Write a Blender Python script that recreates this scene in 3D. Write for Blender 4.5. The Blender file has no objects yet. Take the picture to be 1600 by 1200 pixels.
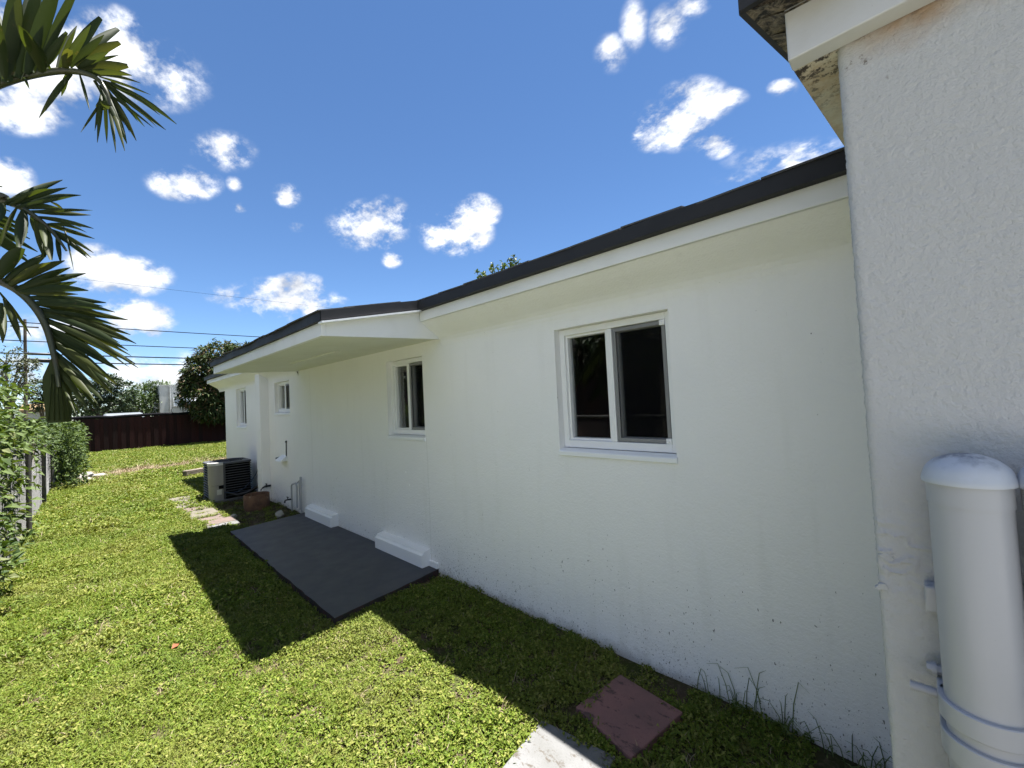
import bpy, math, random
from mathutils import Vector, Matrix, Euler
import numpy as np
S = bpy.context.scene
C = S.collection
rnd = random.Random(7)
NR = np.random.default_rng(11)

# ------------------------------------------------------------------ camera
FPX, CX, CY, EYE = 650.0, 800.0, 600.0, 1.62
def _u(v): v = np.array(v, float); return v / np.linalg.norm(v)
_v1 = np.array([136 - CX, 655 - CY, FPX]); _v2 = np.array([1435.469 - CX, 590.03 - CY, FPX])
AY = _u(_v1); AX = _u(_v2 - AY * np.dot(_v2, AY)); AZ = np.cross(AX, AY)
if AZ[1] > 0: AZ = -AZ
RW = np.stack([AX, AY, AZ])            # world <- photo camera (x right, y down, z forward)
cam_d = bpy.data.cameras.new('camera'); cam = bpy.data.objects.new('camera', cam_d); C.objects.link(cam)
cam_d.sensor_fit = 'HORIZONTAL'; cam_d.sensor_width = 36.0; cam_d.lens = FPX / 1600 * 36.0
cam_d.clip_start = 0.02; cam_d.clip_end = 3000
M = Matrix([[RW[i][0], -RW[i][1], -RW[i][2]] for i in range(3)]).to_4x4(); M.translation = (0, 0, EYE)
cam.matrix_world = M
S.camera = cam
def ray(u, v): return RW @ np.array([u - CX, v - CY, FPX])
def aty(u, v, y): r = ray(u, v); t = y / r[1]; return Vector((r[0] * t, y, EYE + r[2] * t))
def atx(u, v, x): r = ray(u, v); t = x / r[0]; return Vector((x, r[1] * t, EYE + r[2] * t))
def atz(u, v, z=0.0): r = ray(u, v); t = (z - EYE) / r[2]; return Vector((r[0] * t, r[1] * t, z))

# ------------------------------------------------------------------ light
SUN = Vector((0.203, -0.036, 1.0)).normalized()
sd = bpy.data.lights.new('sun', 'SUN'); sd.energy = 2.5; sd.angle = math.radians(0.53); sd.color = (1.0, 0.965, 0.92)
so = bpy.data.objects.new('sun', sd); C.objects.link(so); so.rotation_euler = SUN.to_track_quat('Z', 'Y').to_euler()
so.location = (0, 0, 20)
S.view_settings.view_transform = 'Standard'; S.view_settings.look = 'None'
S.view_settings.gamma = 1.0; S.view_settings.use_curve_mapping = False
S.view_settings.exposure = 3.02
S.cycles.max_bounces = 10; S.cycles.diffuse_bounces = 6; S.cycles.transparent_max_bounces = 16

w = bpy.data.worlds.new('World'); S.world = w; w.use_nodes = True
wt = w.node_tree; wn = wt.nodes; wl = wt.links; wn.clear()
def WN(t, **k):
    n = wn.new(t)
    for a, b in k.items(): setattr(n, a, b)
    return n
out = WN('ShaderNodeOutputWorld'); bg = WN('ShaderNodeBackground'); bg.inputs['Strength'].default_value = 0.05
sky = WN('ShaderNodeTexSky', sky_type='NISHITA'); sky.sun_disc = False
sky.sun_elevation = math.asin(SUN.z); sky.sun_rotation = math.atan2(SUN.x, SUN.y)
sky.air_density = 0.7; sky.dust_density = 0.0; sky.ozone_density = 3.5; sky.altitude = 0
hs = WN('ShaderNodeHueSaturation'); hs.inputs['Saturation'].default_value = 1.1; hs.inputs['Value'].default_value = 0.495
wl.new(sky.outputs[0], hs.inputs['Color'])
geo = WN('ShaderNodeNewGeometry'); neg = WN('ShaderNodeVectorMath', operation='SCALE'); neg.inputs['Scale'].default_value = -1
wl.new(geo.outputs['Incoming'], neg.inputs[0])
sx = WN('ShaderNodeSeparateXYZ'); wl.new(neg.outputs[0], sx.inputs[0])
def WM(op, a, b=None, clamp=False):
    n = WN('ShaderNodeMath', operation=op, use_clamp=clamp)
    for i, v in enumerate((a, b)):
        if v is None: continue
        if isinstance(v, (int, float)): n.inputs[i].default_value = v
        else: wl.new(v, n.inputs[i])
    return n.outputs[0]
az = WM('ARCTAN2', sx.outputs[0], sx.outputs[1]); el = WM('ARCSINE', sx.outputs[2])
cel = WM('COSINE', el)
cmb = WN('ShaderNodeCombineXYZ'); wl.new(az, cmb.inputs[0]); wl.new(el, cmb.inputs[1])
def wnoise(vec, scale, detail, rough, lo=None):
    n = WN('ShaderNodeTexNoise'); n.inputs['Scale'].default_value = scale; n.inputs['Detail'].default_value = detail
    n.inputs['Roughness'].default_value = rough; wl.new(vec, n.inputs['Vector']); return n.outputs['Fac']
wmp = WN('ShaderNodeMapping'); wmp.inputs['Rotation'].default_value = (0.5, 0.35, 0.6); wmp.inputs['Scale'].default_value = (1.0, 0.62, 1.25); wl.new(neg.outputs[0], wmp.inputs['Vector'])
n1 = wnoise(wmp.outputs[0], 10.0, 10, 0.66); n2 = wnoise(wmp.outputs[0], 30.0, 7, 0.62); n3 = wnoise(neg.outputs[0], 17.0, 5, 0.55)
# clouds of the day: direction (from photo reading), half-sizes in radians, tilt, weight
def d2ae(u, v):
    r = _u(ray(u, v)); return math.atan2(r[0], r[1]), math.asin(r[2])
wup = WN('ShaderNodeVectorMath', operation='ADD'); wl.new(wmp.outputs[0], wup.inputs[0]); wup.inputs[1].default_value = (0.0, -0.012, 0.03)
n1b = wnoise(wup.outputs[0], 10.0, 6, 0.6); n1a = wnoise(wmp.outputs[0], 10.0, 6, 0.6)
clouds = [  # px, py, half width px, half height px, weight
 (95, 105, 150, 75, 1.0), (190, 70, 80, 60, 1.0), (20, 60, 90, 70, 1.05), (250, 120, 85, 60, .62), (30, 165, 90, 50, .85),
 (290, 287, 58, 30, .95), (352, 236, 52, 34, .62), (318, 225, 30, 18, .5), (366, 288, 14, 14, .5), (450, 305, 24, 20, .8), (374, 323, 13, 11, .6),
 (578, 354, 62, 42, 1.05), (608, 335, 34, 30, 1.0), (712, 362, 58, 42, 1.1), (748, 330, 36, 28, .95), (684, 336, 20, 12, .7), (612, 405, 18, 15, .8),
 (442, 468, 84, 34, 1.1), (470, 452, 48, 26, 1.0), (355, 462, 40, 16, .5), (520, 470, 30, 10, .45),
 (190, 432, 80, 34, 1.1), (150, 412, 50, 32, 1.05), (222, 502, 56, 34, 1.1), (200, 485, 40, 26, 1.0), (100, 520, 120, 30, .62), (250, 585, 170, 40, .62), (40, 590, 120, 50, .65),
 (1050, 195, 70, 44, .95), (1085, 160, 62, 42, .85), (1130, 152, 40, 18, .7), (1117, 226, 34, 24, .95), (1020, 210, 40, 30, 1.0),
 (1045, 42, 34, 40, .58), (1078, 8, 34, 26, .58), (955, 84, 30, 34, .48), (990, 40, 24, 50, .40), (1225, 255, 110, 34, .50), (1270, 240, 60, 30, .52), (1150, 282, 40, 14, .5), (1223, 138, 26, 16, .75), (10, 275, 46, 34, .9), (465, 355, 16, 9, .4)]
mx = None
for (px, py, hw, hh, wt_) in clouds:
    a0, e0 = d2ae(px, py); a1, e1 = d2ae(px + hw, py); a2, e2 = d2ae(px, py - hh)
    ce = math.cos(e0)
    ux, uy = (a1 - a0), (e1 - e0); vx, vy = (a2 - a0), (e2 - e0)
    mp = WN('ShaderNodeMapping', vector_type='TEXTURE')
    mp.inputs['Location'].default_value = (a0, e0, 0)
    mp.inputs['Rotation'].default_value = (0, 0, math.atan2(uy, ux))
    lu = math.hypot(ux, uy); lv = abs(ux * vy - uy * vx) / max(lu, 1e-6)
    mp.inputs['Scale'].default_value = (lu * 1.16, lv * 1.16, 1)
    wl.new(cmb.outputs[0], mp.inputs['Vector'])
    ln = WN('ShaderNodeVectorMath', operation='LENGTH'); wl.new(mp.outputs[0], ln.inputs[0])
    f = WM('SUBTRACT', 1.0, ln.outputs['Value'])
    f = WM('MULTIPLY', WM('MAXIMUM', f, 0.0), wt_)
    mx = f if mx is None else WM('MAXIMUM', mx, f)
# unseen cumulus over the sky behind the camera, made fuller to brighten the wall
big = wnoise(neg.outputs[0], 3.1, 3, 0.5)
behind = WM('MULTIPLY', WM('SUBTRACT', 0.1, WM('ADD', WM('MULTIPLY', sx.outputs[1], 0.72), WM('MULTIPLY', sx.outputs[0], 0.70))), 2.5, True)
gen = WM('MULTIPLY', WM('MULTIPLY', WM('SUBTRACT', big, 0.43), 5.0, True), behind)
mx = WM('MAXIMUM', mx, gen)
nz = WM('ADD', WM('MULTIPLY', WM('SUBTRACT', n1, 0.5), 3.5), WM('MULTIPLY', WM('SUBTRACT', n2, 0.5), 1.7))
den = WM('ADD', mx, WM('MULTIPLY', nz, WM('MINIMUM', WM('MULTIPLY', mx, 3.0), 1.0)))
ramp = WN('ShaderNodeMapRange', interpolation_type='SMOOTHSTEP'); wl.new(den, ramp.inputs['Value'])
ramp.inputs['From Min'].default_value = 0.03; ramp.inputs['From Max'].default_value = 0.92
alpha = WM('MULTIPLY', ramp.outputs[0], 0.97)
crp = WN('ShaderNodeMapRange'); wl.new(WM('ADD', WM('MULTIPLY', WM('SUBTRACT', n1a, n1b), 2.6), WM('ADD', WM('MULTIPLY', WM('SUBTRACT', n3, .5), 1.0), WM('MULTIPLY', den, .18))), crp.inputs['Value'])
crp.inputs['From Min'].default_value = -.45; crp.inputs['From Max'].default_value = .75
ccol = WN('ShaderNodeMix', data_type='RGBA'); wl.new(crp.outputs[0], ccol.inputs['Factor'])
ccol.inputs['A'].default_value = (1.45, 1.56, 1.78, 1); ccol.inputs['B'].default_value = (4.2, 4.2, 4.2, 1)
mix = WN('ShaderNodeMix', data_type='RGBA')
wl.new(alpha, mix.inputs['Factor']); wl.new(hs.outputs[0], mix.inputs['A']); wl.new(ccol.outputs['Result'], mix.inputs['B'])
wl.new(mix.outputs['Result'], bg.inputs['Color']); wl.new(bg.outputs[0], out.inputs['Surface'])

# ------------------------------------------------------------------ helpers
def L(r, g, b):
    f = lambda c: (c / 12.92 if c <= .04045 else ((c + .055) / 1.055) ** 2.4)
    return (f(r / 255), f(g / 255), f(b / 255), 1)
class MB:
    def __init__(s): s.v = []; s.f = []; s.m = []; s.mi = 0
    def add(s, vs, fs):
        o = len(s.v); s.v += [tuple(v) for v in vs]; s.f += [tuple(i + o for i in f) for f in fs]; s.m += [s.mi] * len(fs); return s
    def box(s, x0, x1, y0, y1, z0, z1, mat=None, jit=0):
        vs = [Vector((x, y, z)) for x in (x0, x1) for y in (y0, y1) for z in (z0, z1)]
        if jit: vs = [v + Vector([rnd.uniform(-jit, jit) for _ in range(3)]) for v in vs]
        if mat: vs = [mat @ v for v in vs]
        return s.add(vs, [(0, 1, 3, 2), (4, 6, 7, 5), (0, 4, 5, 1), (2, 3, 7, 6), (0, 2, 6, 4), (1, 5, 7, 3)])
    def bar(s, a, b, r0, r1=None, n=8, cap=True):
        return s.tube([a, b], [r0, r0 if r1 is None else r1], n, cap)
    def tube(s, pts, rs, n=8, cap=True):
        pts = [Vector(p) for p in pts]
        if not hasattr(rs, '__len__'): rs = [rs] * len(pts)
        o = len(s.v); up = None
        for i, p in enumerate(pts):
            t = (pts[min(i + 1, len(pts) - 1)] - pts[max(i - 1, 0)]).normalized()
            if up is None: up = Vector((0, 0, 1)) if abs(t.z) < .9 else Vector((1, 0, 0))
            a = t.cross(up)
            if a.length < 1e-4: a = t.orthogonal()
            a.normalize(); b = a.cross(t).normalized(); up = b
            for k in range(n):
                q = 2 * math.pi * k / n
                s.v.append(tuple(p + (a * math.cos(q) + b * math.sin(q)) * rs[i]))
        for i in range(len(pts) - 1):
            for k in range(n):
                s.f.append((o + i * n + k, o + i * n + (k + 1) % n, o + (i + 1) * n + (k + 1) % n, o + (i + 1) * n + k)); s.m.append(s.mi)
        if cap:
            s.f.append(tuple(o + k for k in range(n))[::-1]); s.f.append(tuple(o + (len(pts) - 1) * n + k for k in range(n))); s.m += [s.mi] * 2
        return s
    def lathe(s, prof, c=(0, 0, 0), n=32, axis='Z'):
        o = len(s.v)
        for (r, h) in prof:
            for k in range(n):
                q = 2 * math.pi * k / n; s.v.append((c[0] + r * math.cos(q), c[1] + r * math.sin(q), c[2] + h))
        for i in range(len(prof) - 1):
            for k in range(n):
                s.f.append((o + i * n + k, o + i * n + (k + 1) % n, o + (i + 1) * n + (k + 1) % n, o + (i + 1) * n + k)); s.m.append(s.mi)
        return s
    def prism(s, poly, a, b, axis='Y'):
        n = len(poly)
        P = {'Y': lambda p, t: (p[0], t, p[1]), 'X': lambda p, t: (t, p[0], p[1]), 'Z': lambda p, t: (p[0], p[1], t)}[axis]
        return s.add([P(p, a) for p in poly] + [P(p, b) for p in poly],
            [tuple(range(n)), tuple(range(2 * n - 1, n - 1, -1))] + [(i, i + n, (i + 1) % n + n, (i + 1) % n) for i in range(n)])
    def build(s, name, mats, parent=None, smooth=None, kind=None, label=None, loc=None, bevel=0):
        me = bpy.data.meshes.new(name); me.from_pydata(s.v, [], s.f)
        mats = mats if isinstance(mats, (list, tuple)) else [mats]
        for m_ in mats: me.materials.append(getattr(m_, 'm', m_))
        if any(s.m): me.polygons.foreach_set('material_index', s.m)
        import bmesh
        if len(s.f) < 60000 or name == 'wall':
            bm = bmesh.new(); bm.from_mesh(me); bmesh.ops.recalc_face_normals(bm, faces=bm.faces); bm.to_mesh(me); bm.free()
        if smooth is not None:
            me.shade_smooth()
            if smooth < 180: me.set_sharp_from_angle(angle=math.radians(smooth))
        me.update()
        o = link(name, me, parent)
        if loc: o.location = loc
        if bevel:
            b = o.modifiers.new('bevel', 'BEVEL'); b.width = bevel; b.segments = 2; b.limit_method = 'ANGLE'
        if kind: o['kind'] = kind
        if label: o['label'] = label
        return o
def link(name, me, parent=None):
    o = bpy.data.objects.new(name, me); C.objects.link(o)
    if parent:
        o.parent = parent
        off = Vector(parent.location) if parent.parent is None else Vector((0, 0, 0))
        o.matrix_parent_inverse = Matrix.Translation(-off)     # parents are unrotated: child meshes carry world coordinates
    return o
def tag(o, label, cat, group=None, kind=None):
    o['label'] = label; o['category'] = cat
    if group: o['group'] = group
    if kind: o['kind'] = kind
    return o
def thing(name, label, cat, loc=(0, 0, 0), group=None):
    o = bpy.data.objects.new(name, None); C.objects.link(o); o.location = loc; o.empty_display_size = .1
    return tag(o, label, cat, group)

# ------------------------------------------------------------------ materials
class Mat:
    def __init__(s, name, base=(.5, .5, .5, 1), rough=.6, metal=0, spec=.5):
        s.m = bpy.data.materials.new(name); s.m.use_nodes = True; s.t = s.m.node_tree; s.n = s.t.nodes; s.l = s.t.links
        s.p = s.n['Principled BSDF']; s.out = s.n['Material Output']
        s.p.inputs['Base Color'].default_value = base; s.p.inputs['Roughness'].default_value = rough
        s.p.inputs['Metallic'].default_value = metal; s.p.inputs['Specular IOR Level'].default_value = spec
        s.col = None; s.h = None; s.base = base
        s.tc = s.n.new('ShaderNodeTexCoord').outputs['Object']
        s.pos = s.n.new('ShaderNodeNewGeometry').outputs['Position']
    def N(s, t, **k):
        n = s.n.new(t)
        for a, b in k.items(): setattr(n, a, b)
        return n
    def noise(s, scale, detail=4, rough=.55, vec=None, stretch=None, dist=0):
        n = s.N('ShaderNodeTexNoise'); n.inputs['Scale'].default_value = scale; n.inputs['Detail'].default_value = detail
        n.inputs['Roughness'].default_value = rough; n.inputs['Distortion'].default_value = dist
        v = vec or s.pos
        if stretch:
            mp = s.N('ShaderNodeMapping'); mp.inputs['Scale'].default_value = stretch; s.l.new(v, mp.inputs['Vector']); v = mp.outputs[0]
        s.l.new(v, n.inputs['Vector']); return n.outputs['Fac']
    def vor(s, scale, feature='F1', vec=None, stretch=None, out='Distance'):
        n = s.N('ShaderNodeTexVoronoi', feature=feature); n.inputs['Scale'].default_value = scale
        v = vec or s.pos
        if stretch:
            mp = s.N('ShaderNodeMapping'); mp.inputs['Scale'].default_value = stretch; s.l.new(v, mp.inputs['Vector']); v = mp.outputs[0]
        s.l.new(v, n.inputs['Vector']); return n.outputs[out]
    def mr(s, v, a, b, c=0., d=1., smooth=False):
        n = s.N('ShaderNodeMapRange'); s.l.new(v, n.inputs[0])
        if smooth: n.interpolation_type = 'SMOOTHSTEP'
        for i, x in enumerate((a, b, c, d)): n.inputs[i + 1].default_value = x
        return n.outputs[0]
    def math(s, op, a, b=None, clamp=False):
        n = s.N('ShaderNodeMath', operation=op, use_clamp=clamp)
        for i, v in enumerate((a, b)):
            if v is None: continue
            if isinstance(v, (int, float)): n.inputs[i].default_value = v
            else: s.l.new(v, n.inputs[i])
        return n.outputs[0]
    def xyz(s, v=None):
        n = s.N('ShaderNodeSeparateXYZ'); s.l.new(v or s.pos, n.inputs[0]); return n.outputs
    def over(s, fac, col):                       # lay a colour over what is there
        n = s.N('ShaderNodeMix', data_type='RGBA')
        if s.col is None: n.inputs['A'].default_value = s.base
        else: s.l.new(s.col, n.inputs['A'])
        if isinstance(fac, (int, float)): n.inputs['Factor'].default_value = fac
        else: s.l.new(fac, n.inputs['Factor'])
        if isinstance(col, tuple): n.inputs['B'].default_value = col
        else: s.l.new(col, n.inputs['B'])
        s.col = n.outputs['Result']; s.l.new(s.col, s.p.inputs['Base Color']); return s
    def bump(s, h, strength=.3, dist=.01):
        n = s.N('ShaderNodeBump'); n.inputs['Strength'].default_value = strength; n.inputs['Distance'].default_value = dist
        s.l.new(h, n.inputs['Height'])
        if s.h is not None: s.l.new(s.h, n.inputs['Normal'])
        s.h = n.outputs[0]; s.l.new(s.h, s.p.inputs['Normal']); return s
    def rough(s, v): s.l.new(v, s.p.inputs['Roughness']); return s
    def translucent(s, col, amt):
        t = s.N('ShaderNodeBsdfTranslucent'); mxs = s.N('ShaderNodeMixShader'); mxs.inputs[0].default_value = amt
        if isinstance(col, tuple): t.inputs['Color'].default_value = col
        else: s.l.new(col, t.inputs['Color'])
        s.l.new(s.p.outputs[0], mxs.inputs[1]); s.l.new(t.outputs[0], mxs.inputs[2]); s.l.new(mxs.outputs[0], s.out.inputs['Surface']); return s

# painted stucco of the main house
def stucco(name, base, coarse, cs, specks=True, stain=None):
    m = Mat(name, base, .62, spec=.3)
    m.over(m.mr(m.noise(1.3, 5), .42, .72, 0, .22), tuple(c * .86 for c in base[:3]) + (1,))
    m.over(m.mr(m.noise(.7, 3, stretch=(1, 1, .35)), .5, .75, 0, .16), (base[0] * .93, base[1] * .95, base[2] * .87, 1))
    m.bump(m.noise(3.0, 3), .12, .03).bump(m.noise(26, 5, .65, stretch=(1, .6, 1)), .22, .012)
    m.bump(m.noise(cs, 5, .6), coarse, .006)
    if specks:
        z = m.xyz()[2]
        lowf = m.mr(m.noise(1.7, 3), .3, .7, -.035, .035)
        for sc, t0, t1, top, a, st in ((100, .635, .79, .9, .8, (1, 1, .6)), (200, .635, .80, .7, .7, (1, 1, .8)), (55, .685, .80, .95, .8, (1, 1.1, .55))):
            v = m.math('ADD', m.noise(sc, 2, .5, stretch=st), lowf)
            lim = m.mr(z, 0, top, t0, t1)
            m.over(m.math('MULTIPLY', m.mr(m.math('SUBTRACT', v, lim), 0, .025), a), (.05, .042, .035, 1))
        yv = m.xyz()[1]                               # two hairline joints in the render
        wob = m.mr(m.noise(6, 5), 0, 1, -.022, .022)
        for yc, zt in ((6.41, 2.1), (3.44, 1.25)):
            ln_ = m.mr(m.math('ABSOLUTE', m.math('SUBTRACT', m.math('ADD', yv, wob), yc)), .003, .012, .16, 0)
            m.over(m.math('MULTIPLY', ln_, m.mr(z, zt, zt + .1, 1, 0)), (.40, .40, .36, 1))
        # splash line where the wall meets the soil
        m.over(m.math('MULTIPLY', m.mr(m.math('ADD', z, m.mr(m.noise(11, 7, .7), 0, 1, -.10, .10)), .01, .07, 1, 0), .35), (.20, .18, .14, 1))
        m.over(m.math('MULTIPLY', m.mr(m.noise(9, 5, stretch=(1, 1, .12)), .56, .72), m.mr(z, .1, 1.7, .10, .05)), (.42, .41, .33, 1))
    return m
WALL = stucco('painted_stucco', (.88, .872, .862, 1), .6, 85)
PLIN = stucco('clean_white_plaster', (.86, .86, .865, 1), .3, 85, False)
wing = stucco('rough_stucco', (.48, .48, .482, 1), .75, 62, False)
wz = wing.xyz()
e = wing.math('ADD', wz[2], wing.mr(wing.noise(7, 6, .7), 0, 1, -.06, .06))
wing.over(wing.math('MULTIPLY', wing.mr(e, 2.275, 2.335, 0, .9), wing.mr(wing.noise(4, 4), .30, .52)), (.36, .235, .14, 1))
spk = wing.math('MULTIPLY', wing.mr(wing.noise(38, 6, .7), .60, .68), wing.mr(wz[2], 2.12, 2.28, 0, 1))
wing.over(wing.math('MULTIPLY', spk, wing.mr(wz[1], -.12, .05, .0, .9)), (.12, .09, .07, 1))
wing.bump(wing.noise(150, 4, .65), .9, .003)
pat = wing.mr(wing.noise(6, 6, .65, dist=1.2), .52, .56)
wing.bump(wing.math('MULTIPLY', pat, wing.mr(wz[2], 1.0, 1.25, 0, 1)), .0, .002)
WHITE = Mat('white_trim_paint', (.80, .80, .79, 1), .5)
WHITE.over(WHITE.mr(WHITE.noise(4, 6), .5, .75, 0, .3), (.62, .61, .56, 1)).bump(WHITE.noise(60, 4), .12, .004)
WHITE.over(WHITE.mr(WHITE.noise(27, 6, .7), .68, .74, 0, .7), (.30, .26, .2, 1))
SOFFIT = Mat('soffit_paint', (.74, .745, .66, 1), .6)
SOFFIT.over(SOFFIT.mr(SOFFIT.noise(3, 6), .45, .75, 0, .3), (.55, .54, .42, 1)).bump(SOFFIT.noise(50, 5), .2, .005)
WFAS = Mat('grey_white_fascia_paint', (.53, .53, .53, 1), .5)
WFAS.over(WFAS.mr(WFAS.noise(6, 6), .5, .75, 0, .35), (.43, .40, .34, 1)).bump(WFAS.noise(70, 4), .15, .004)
WFAS.over(WFAS.mr(WFAS.noise(24, 5, .7, stretch=(1, 2, .7)), .70, .73, 0, .7), (.15, .12, .1, 1))
WSOF = Mat('stained_soffit_paint', (.60, .56, .46, 1), .65)
WSOF.over(WSOF.mr(WSOF.noise(11, 6, .65), .42, .62, 0, .8), (.45, .33, .2, 1)).bump(WSOF.noise(40, 5), .4, .006)
yy = WSOF.xyz()[1]
WSOF.over(WSOF.math('MULTIPLY', WSOF.math('MULTIPLY', WSOF.mr(WSOF.noise(34, 8, .78), .50, .56), WSOF.mr(yy, .02, .09)), WSOF.mr(WSOF.xyz()[0], 1.18, 1.45, 1, 0)), (.04, .028, .02, 1))
ROT = Mat('rotten_wood', (.30, .24, .16, 1), .9)
ROT.over(ROT.mr(ROT.noise(13, 9, .74, stretch=(1, 1.6, .5), dist=1.5), .40, .56), (.012, .009, .007, 1)).over(ROT.mr(ROT.noise(44, 7, .7), .56, .72, 0, .7), (.34, .30, .24, 1)).bump(ROT.noise(35, 7, .7), 1, .02)
DRIP = Mat('charcoal_drip_edge', (.022, .022, .024, 1), .6, spec=.3)
DRIP.over(DRIP.mr(DRIP.noise(5, 5), .4, .8, 0, .5), (.034, .034, .036, 1)).bump(DRIP.noise(18, 3), .12, .01)
SHIN = Mat('asphalt_shingle', (.06, .058, .058, 1), .9)
SHIN.over(SHIN.mr(SHIN.noise(300, 2), .4, .7), (.11, .105, .10, 1)).bump(SHIN.noise(260, 2), .5, .003)
SLAB = Mat('slate_grey_floor_paint', (.036, .039, .049, 1), .5)
SLAB.over(SLAB.mr(SLAB.noise(2.2, 6), .4, .75, 0, .35), (.046, .049, .060, 1)).over(SLAB.mr(SLAB.noise(55, 5, .7), .70, .76, 0, .35), (.09, .085, .08, 1))
SLAB.bump(SLAB.noise(2.5, 2), .04, .02).bump(SLAB.noise(60, 4), .12, .003).rough(SLAB.mr(SLAB.noise(7, 4), .3, .7, .44, .56))
SLABE = Mat('red_painted_concrete_edge', (.05, .018, .018, 1), .8)
SLABE.over(SLABE.mr(SLABE.noise(16, 6, .7), .4, .55), (.02, .018, .017, 1)).bump(SLABE.noise(30, 6), .6, .01)
VINYL = Mat('white_vinyl', (.84, .84, .84, 1), .35)
VINYL.over(VINYL.mr(VINYL.noise(9, 5), .5, .8, 0, .3), (.74, .74, .72, 1))
SCRF = Mat('grey_screen_frame', (.22, .22, .22, 1), .45)
SILL = Mat('fresh_white_sill', (.86, .87, .88, 1), .45); SILL.bump(SILL.noise(60, 3), .15, .003)
GLASS = Mat('window_glass', (.9, .93, .92, 1), .015)
GLASS.p.inputs['Transmission Weight'].default_value = 1; GLASS.p.inputs['IOR'].default_value = 1.5
GLASS.bump(GLASS.noise(3, 2), .02, .01)
SCREEN = Mat('insect_screen', (.004, .004, .0045, 1), .8, spec=.1)
tb = SCREEN.N('ShaderNodeBsdfTransparent'); ms = SCREEN.N('ShaderNodeMixShader'); ms.inputs[0].default_value = .55
SCREEN.l.new(tb.outputs[0], ms.inputs[1]); SCREEN.l.new(SCREEN.p.outputs[0], ms.inputs[2]); SCREEN.l.new(ms.outputs[0], SCREEN.out.inputs['Surface'])
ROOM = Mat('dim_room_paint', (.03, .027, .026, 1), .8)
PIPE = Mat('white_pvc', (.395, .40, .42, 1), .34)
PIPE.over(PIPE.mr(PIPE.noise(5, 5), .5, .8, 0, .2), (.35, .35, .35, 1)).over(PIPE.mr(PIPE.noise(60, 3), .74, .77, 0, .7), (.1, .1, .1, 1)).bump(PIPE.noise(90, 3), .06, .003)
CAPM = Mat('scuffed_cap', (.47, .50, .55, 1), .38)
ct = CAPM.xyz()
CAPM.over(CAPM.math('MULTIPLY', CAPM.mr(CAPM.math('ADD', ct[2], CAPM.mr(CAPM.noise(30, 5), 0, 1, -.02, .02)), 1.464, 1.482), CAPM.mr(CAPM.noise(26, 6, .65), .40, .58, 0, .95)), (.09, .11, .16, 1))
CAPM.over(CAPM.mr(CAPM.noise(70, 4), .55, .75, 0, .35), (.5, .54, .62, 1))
ACP = Mat('ac_grey_panel', (.26, .25, .23, 1), .5)
ACP.over(ACP.mr(ACP.noise(9, 6, stretch=(1, 1, .3)), .45, .7, 0, .6), (.20, .19, .17, 1))
ACD = Mat('ac_dark_coil', (.003, .003, .0035, 1), .9, spec=.1); ACL = Mat('ac_louver', (.06, .062, .066, 1), .5)
ACT = Mat('ac_top', (.5, .5, .48, 1), .45)
LABEL = Mat('paper_label', (.5, .49, .45, 1), .6)
BLACK = Mat('black_rubber', (.012, .013, .016, 1), .5); BLUE = Mat('blue_black_cable', (.02, .035, .06, 1), .45)
RUST = Mat('rusty_drum', (.16, .085, .05, 1), .85)
RUST.over(RUST.mr(RUST.noise(9, 7, .65), .42, .65), (.075, .04, .028, 1)).over(RUST.mr(RUST.noise(14, 5), .6, .75), (.30, .23, .16, 1)).bump(RUST.noise(30, 6), .5, .01)
TIMB = Mat('weathered_timber', (.17, .14, .11, 1), .9)
TIMB.over(TIMB.mr(TIMB.noise(8, 6, stretch=(1, 1, 5)), .4, .65), (.08, .062, .05, 1)).bump(TIMB.noise(14, 6, stretch=(1, 1, 5)), .6, .01)
ROCK = Mat('pale_limestone', (.30, .29, .26, 1), .9); ROCK.over(ROCK.mr(ROCK.noise(9, 6), .45, .65), (.17, .16, .13, 1)).bump(ROCK.noise(18, 7), .8, .03)
def paver(name, a, b, dark):
    m = Mat(name, a, .9)
    m.over(m.mr(m.noise(5, 7, .65), .4, .65), b).over(m.mr(m.noise(19, 7, .7, stretch=(1, .5, 1)), .55, .62, 0, .8), dark)
    m.over(m.mr(m.noise(140, 3), .55, .72, 0, .5), tuple(c * .55 for c in a[:3]) + (1,))
    m.bump(m.noise(8, 6), .3, .02).bump(m.noise(140, 4), .35, .003); return m
PRED = paver('dull_red_concrete', (.20, .098, .090, 1), (.155, .082, .076, 1), (.045, .028, .026, 1))
PGRY = paver('pale_grey_concrete', (.145, .145, .145, 1), (.115, .115, .11, 1), (.05, .036, .022, 1))
PATHA = paver('pinkish_path_concrete', (.125, .088, .075, 1), (.095, .078, .065, 1), (.06, .05, .035, 1))
PATHB = paver('buff_path_concrete', (.12, .105, .08, 1), (.09, .082, .06, 1), (.06, .06, .03, 1))
SOIL = Mat('lawn_soil', (.075, .055, .036, 1), .95, spec=.1)
SOIL.over(SOIL.mr(SOIL.noise(2.1, 6), .42, .6), (.045, .055, .014, 1)).over(SOIL.mr(SOIL.noise(40, 4), .5, .7, 0, .6), (.16, .125, .085, 1)).bump(SOIL.noise(14, 7, .7), .8, .04)
FARG = Mat('far_ground', (.09, .10, .045, 1), .95); FARG.over(FARG.mr(FARG.noise(.6, 6), .4, .65), (.11, .10, .06, 1)).bump(FARG.noise(5, 6), .6, .05)
GALV = Mat('galvanised_steel', (.10, .10, .097, 1), .6, .2); GALV.over(GALV.mr(GALV.noise(20, 5), .5, .7), (.06, .055, .048, 1))
POSTM = Mat('weathered_post', (.06, .058, .053, 1), .7, .2); POSTM.over(POSTM.mr(POSTM.noise(20, 6), .4, .7), (.06, .055, .05, 1))
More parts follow.
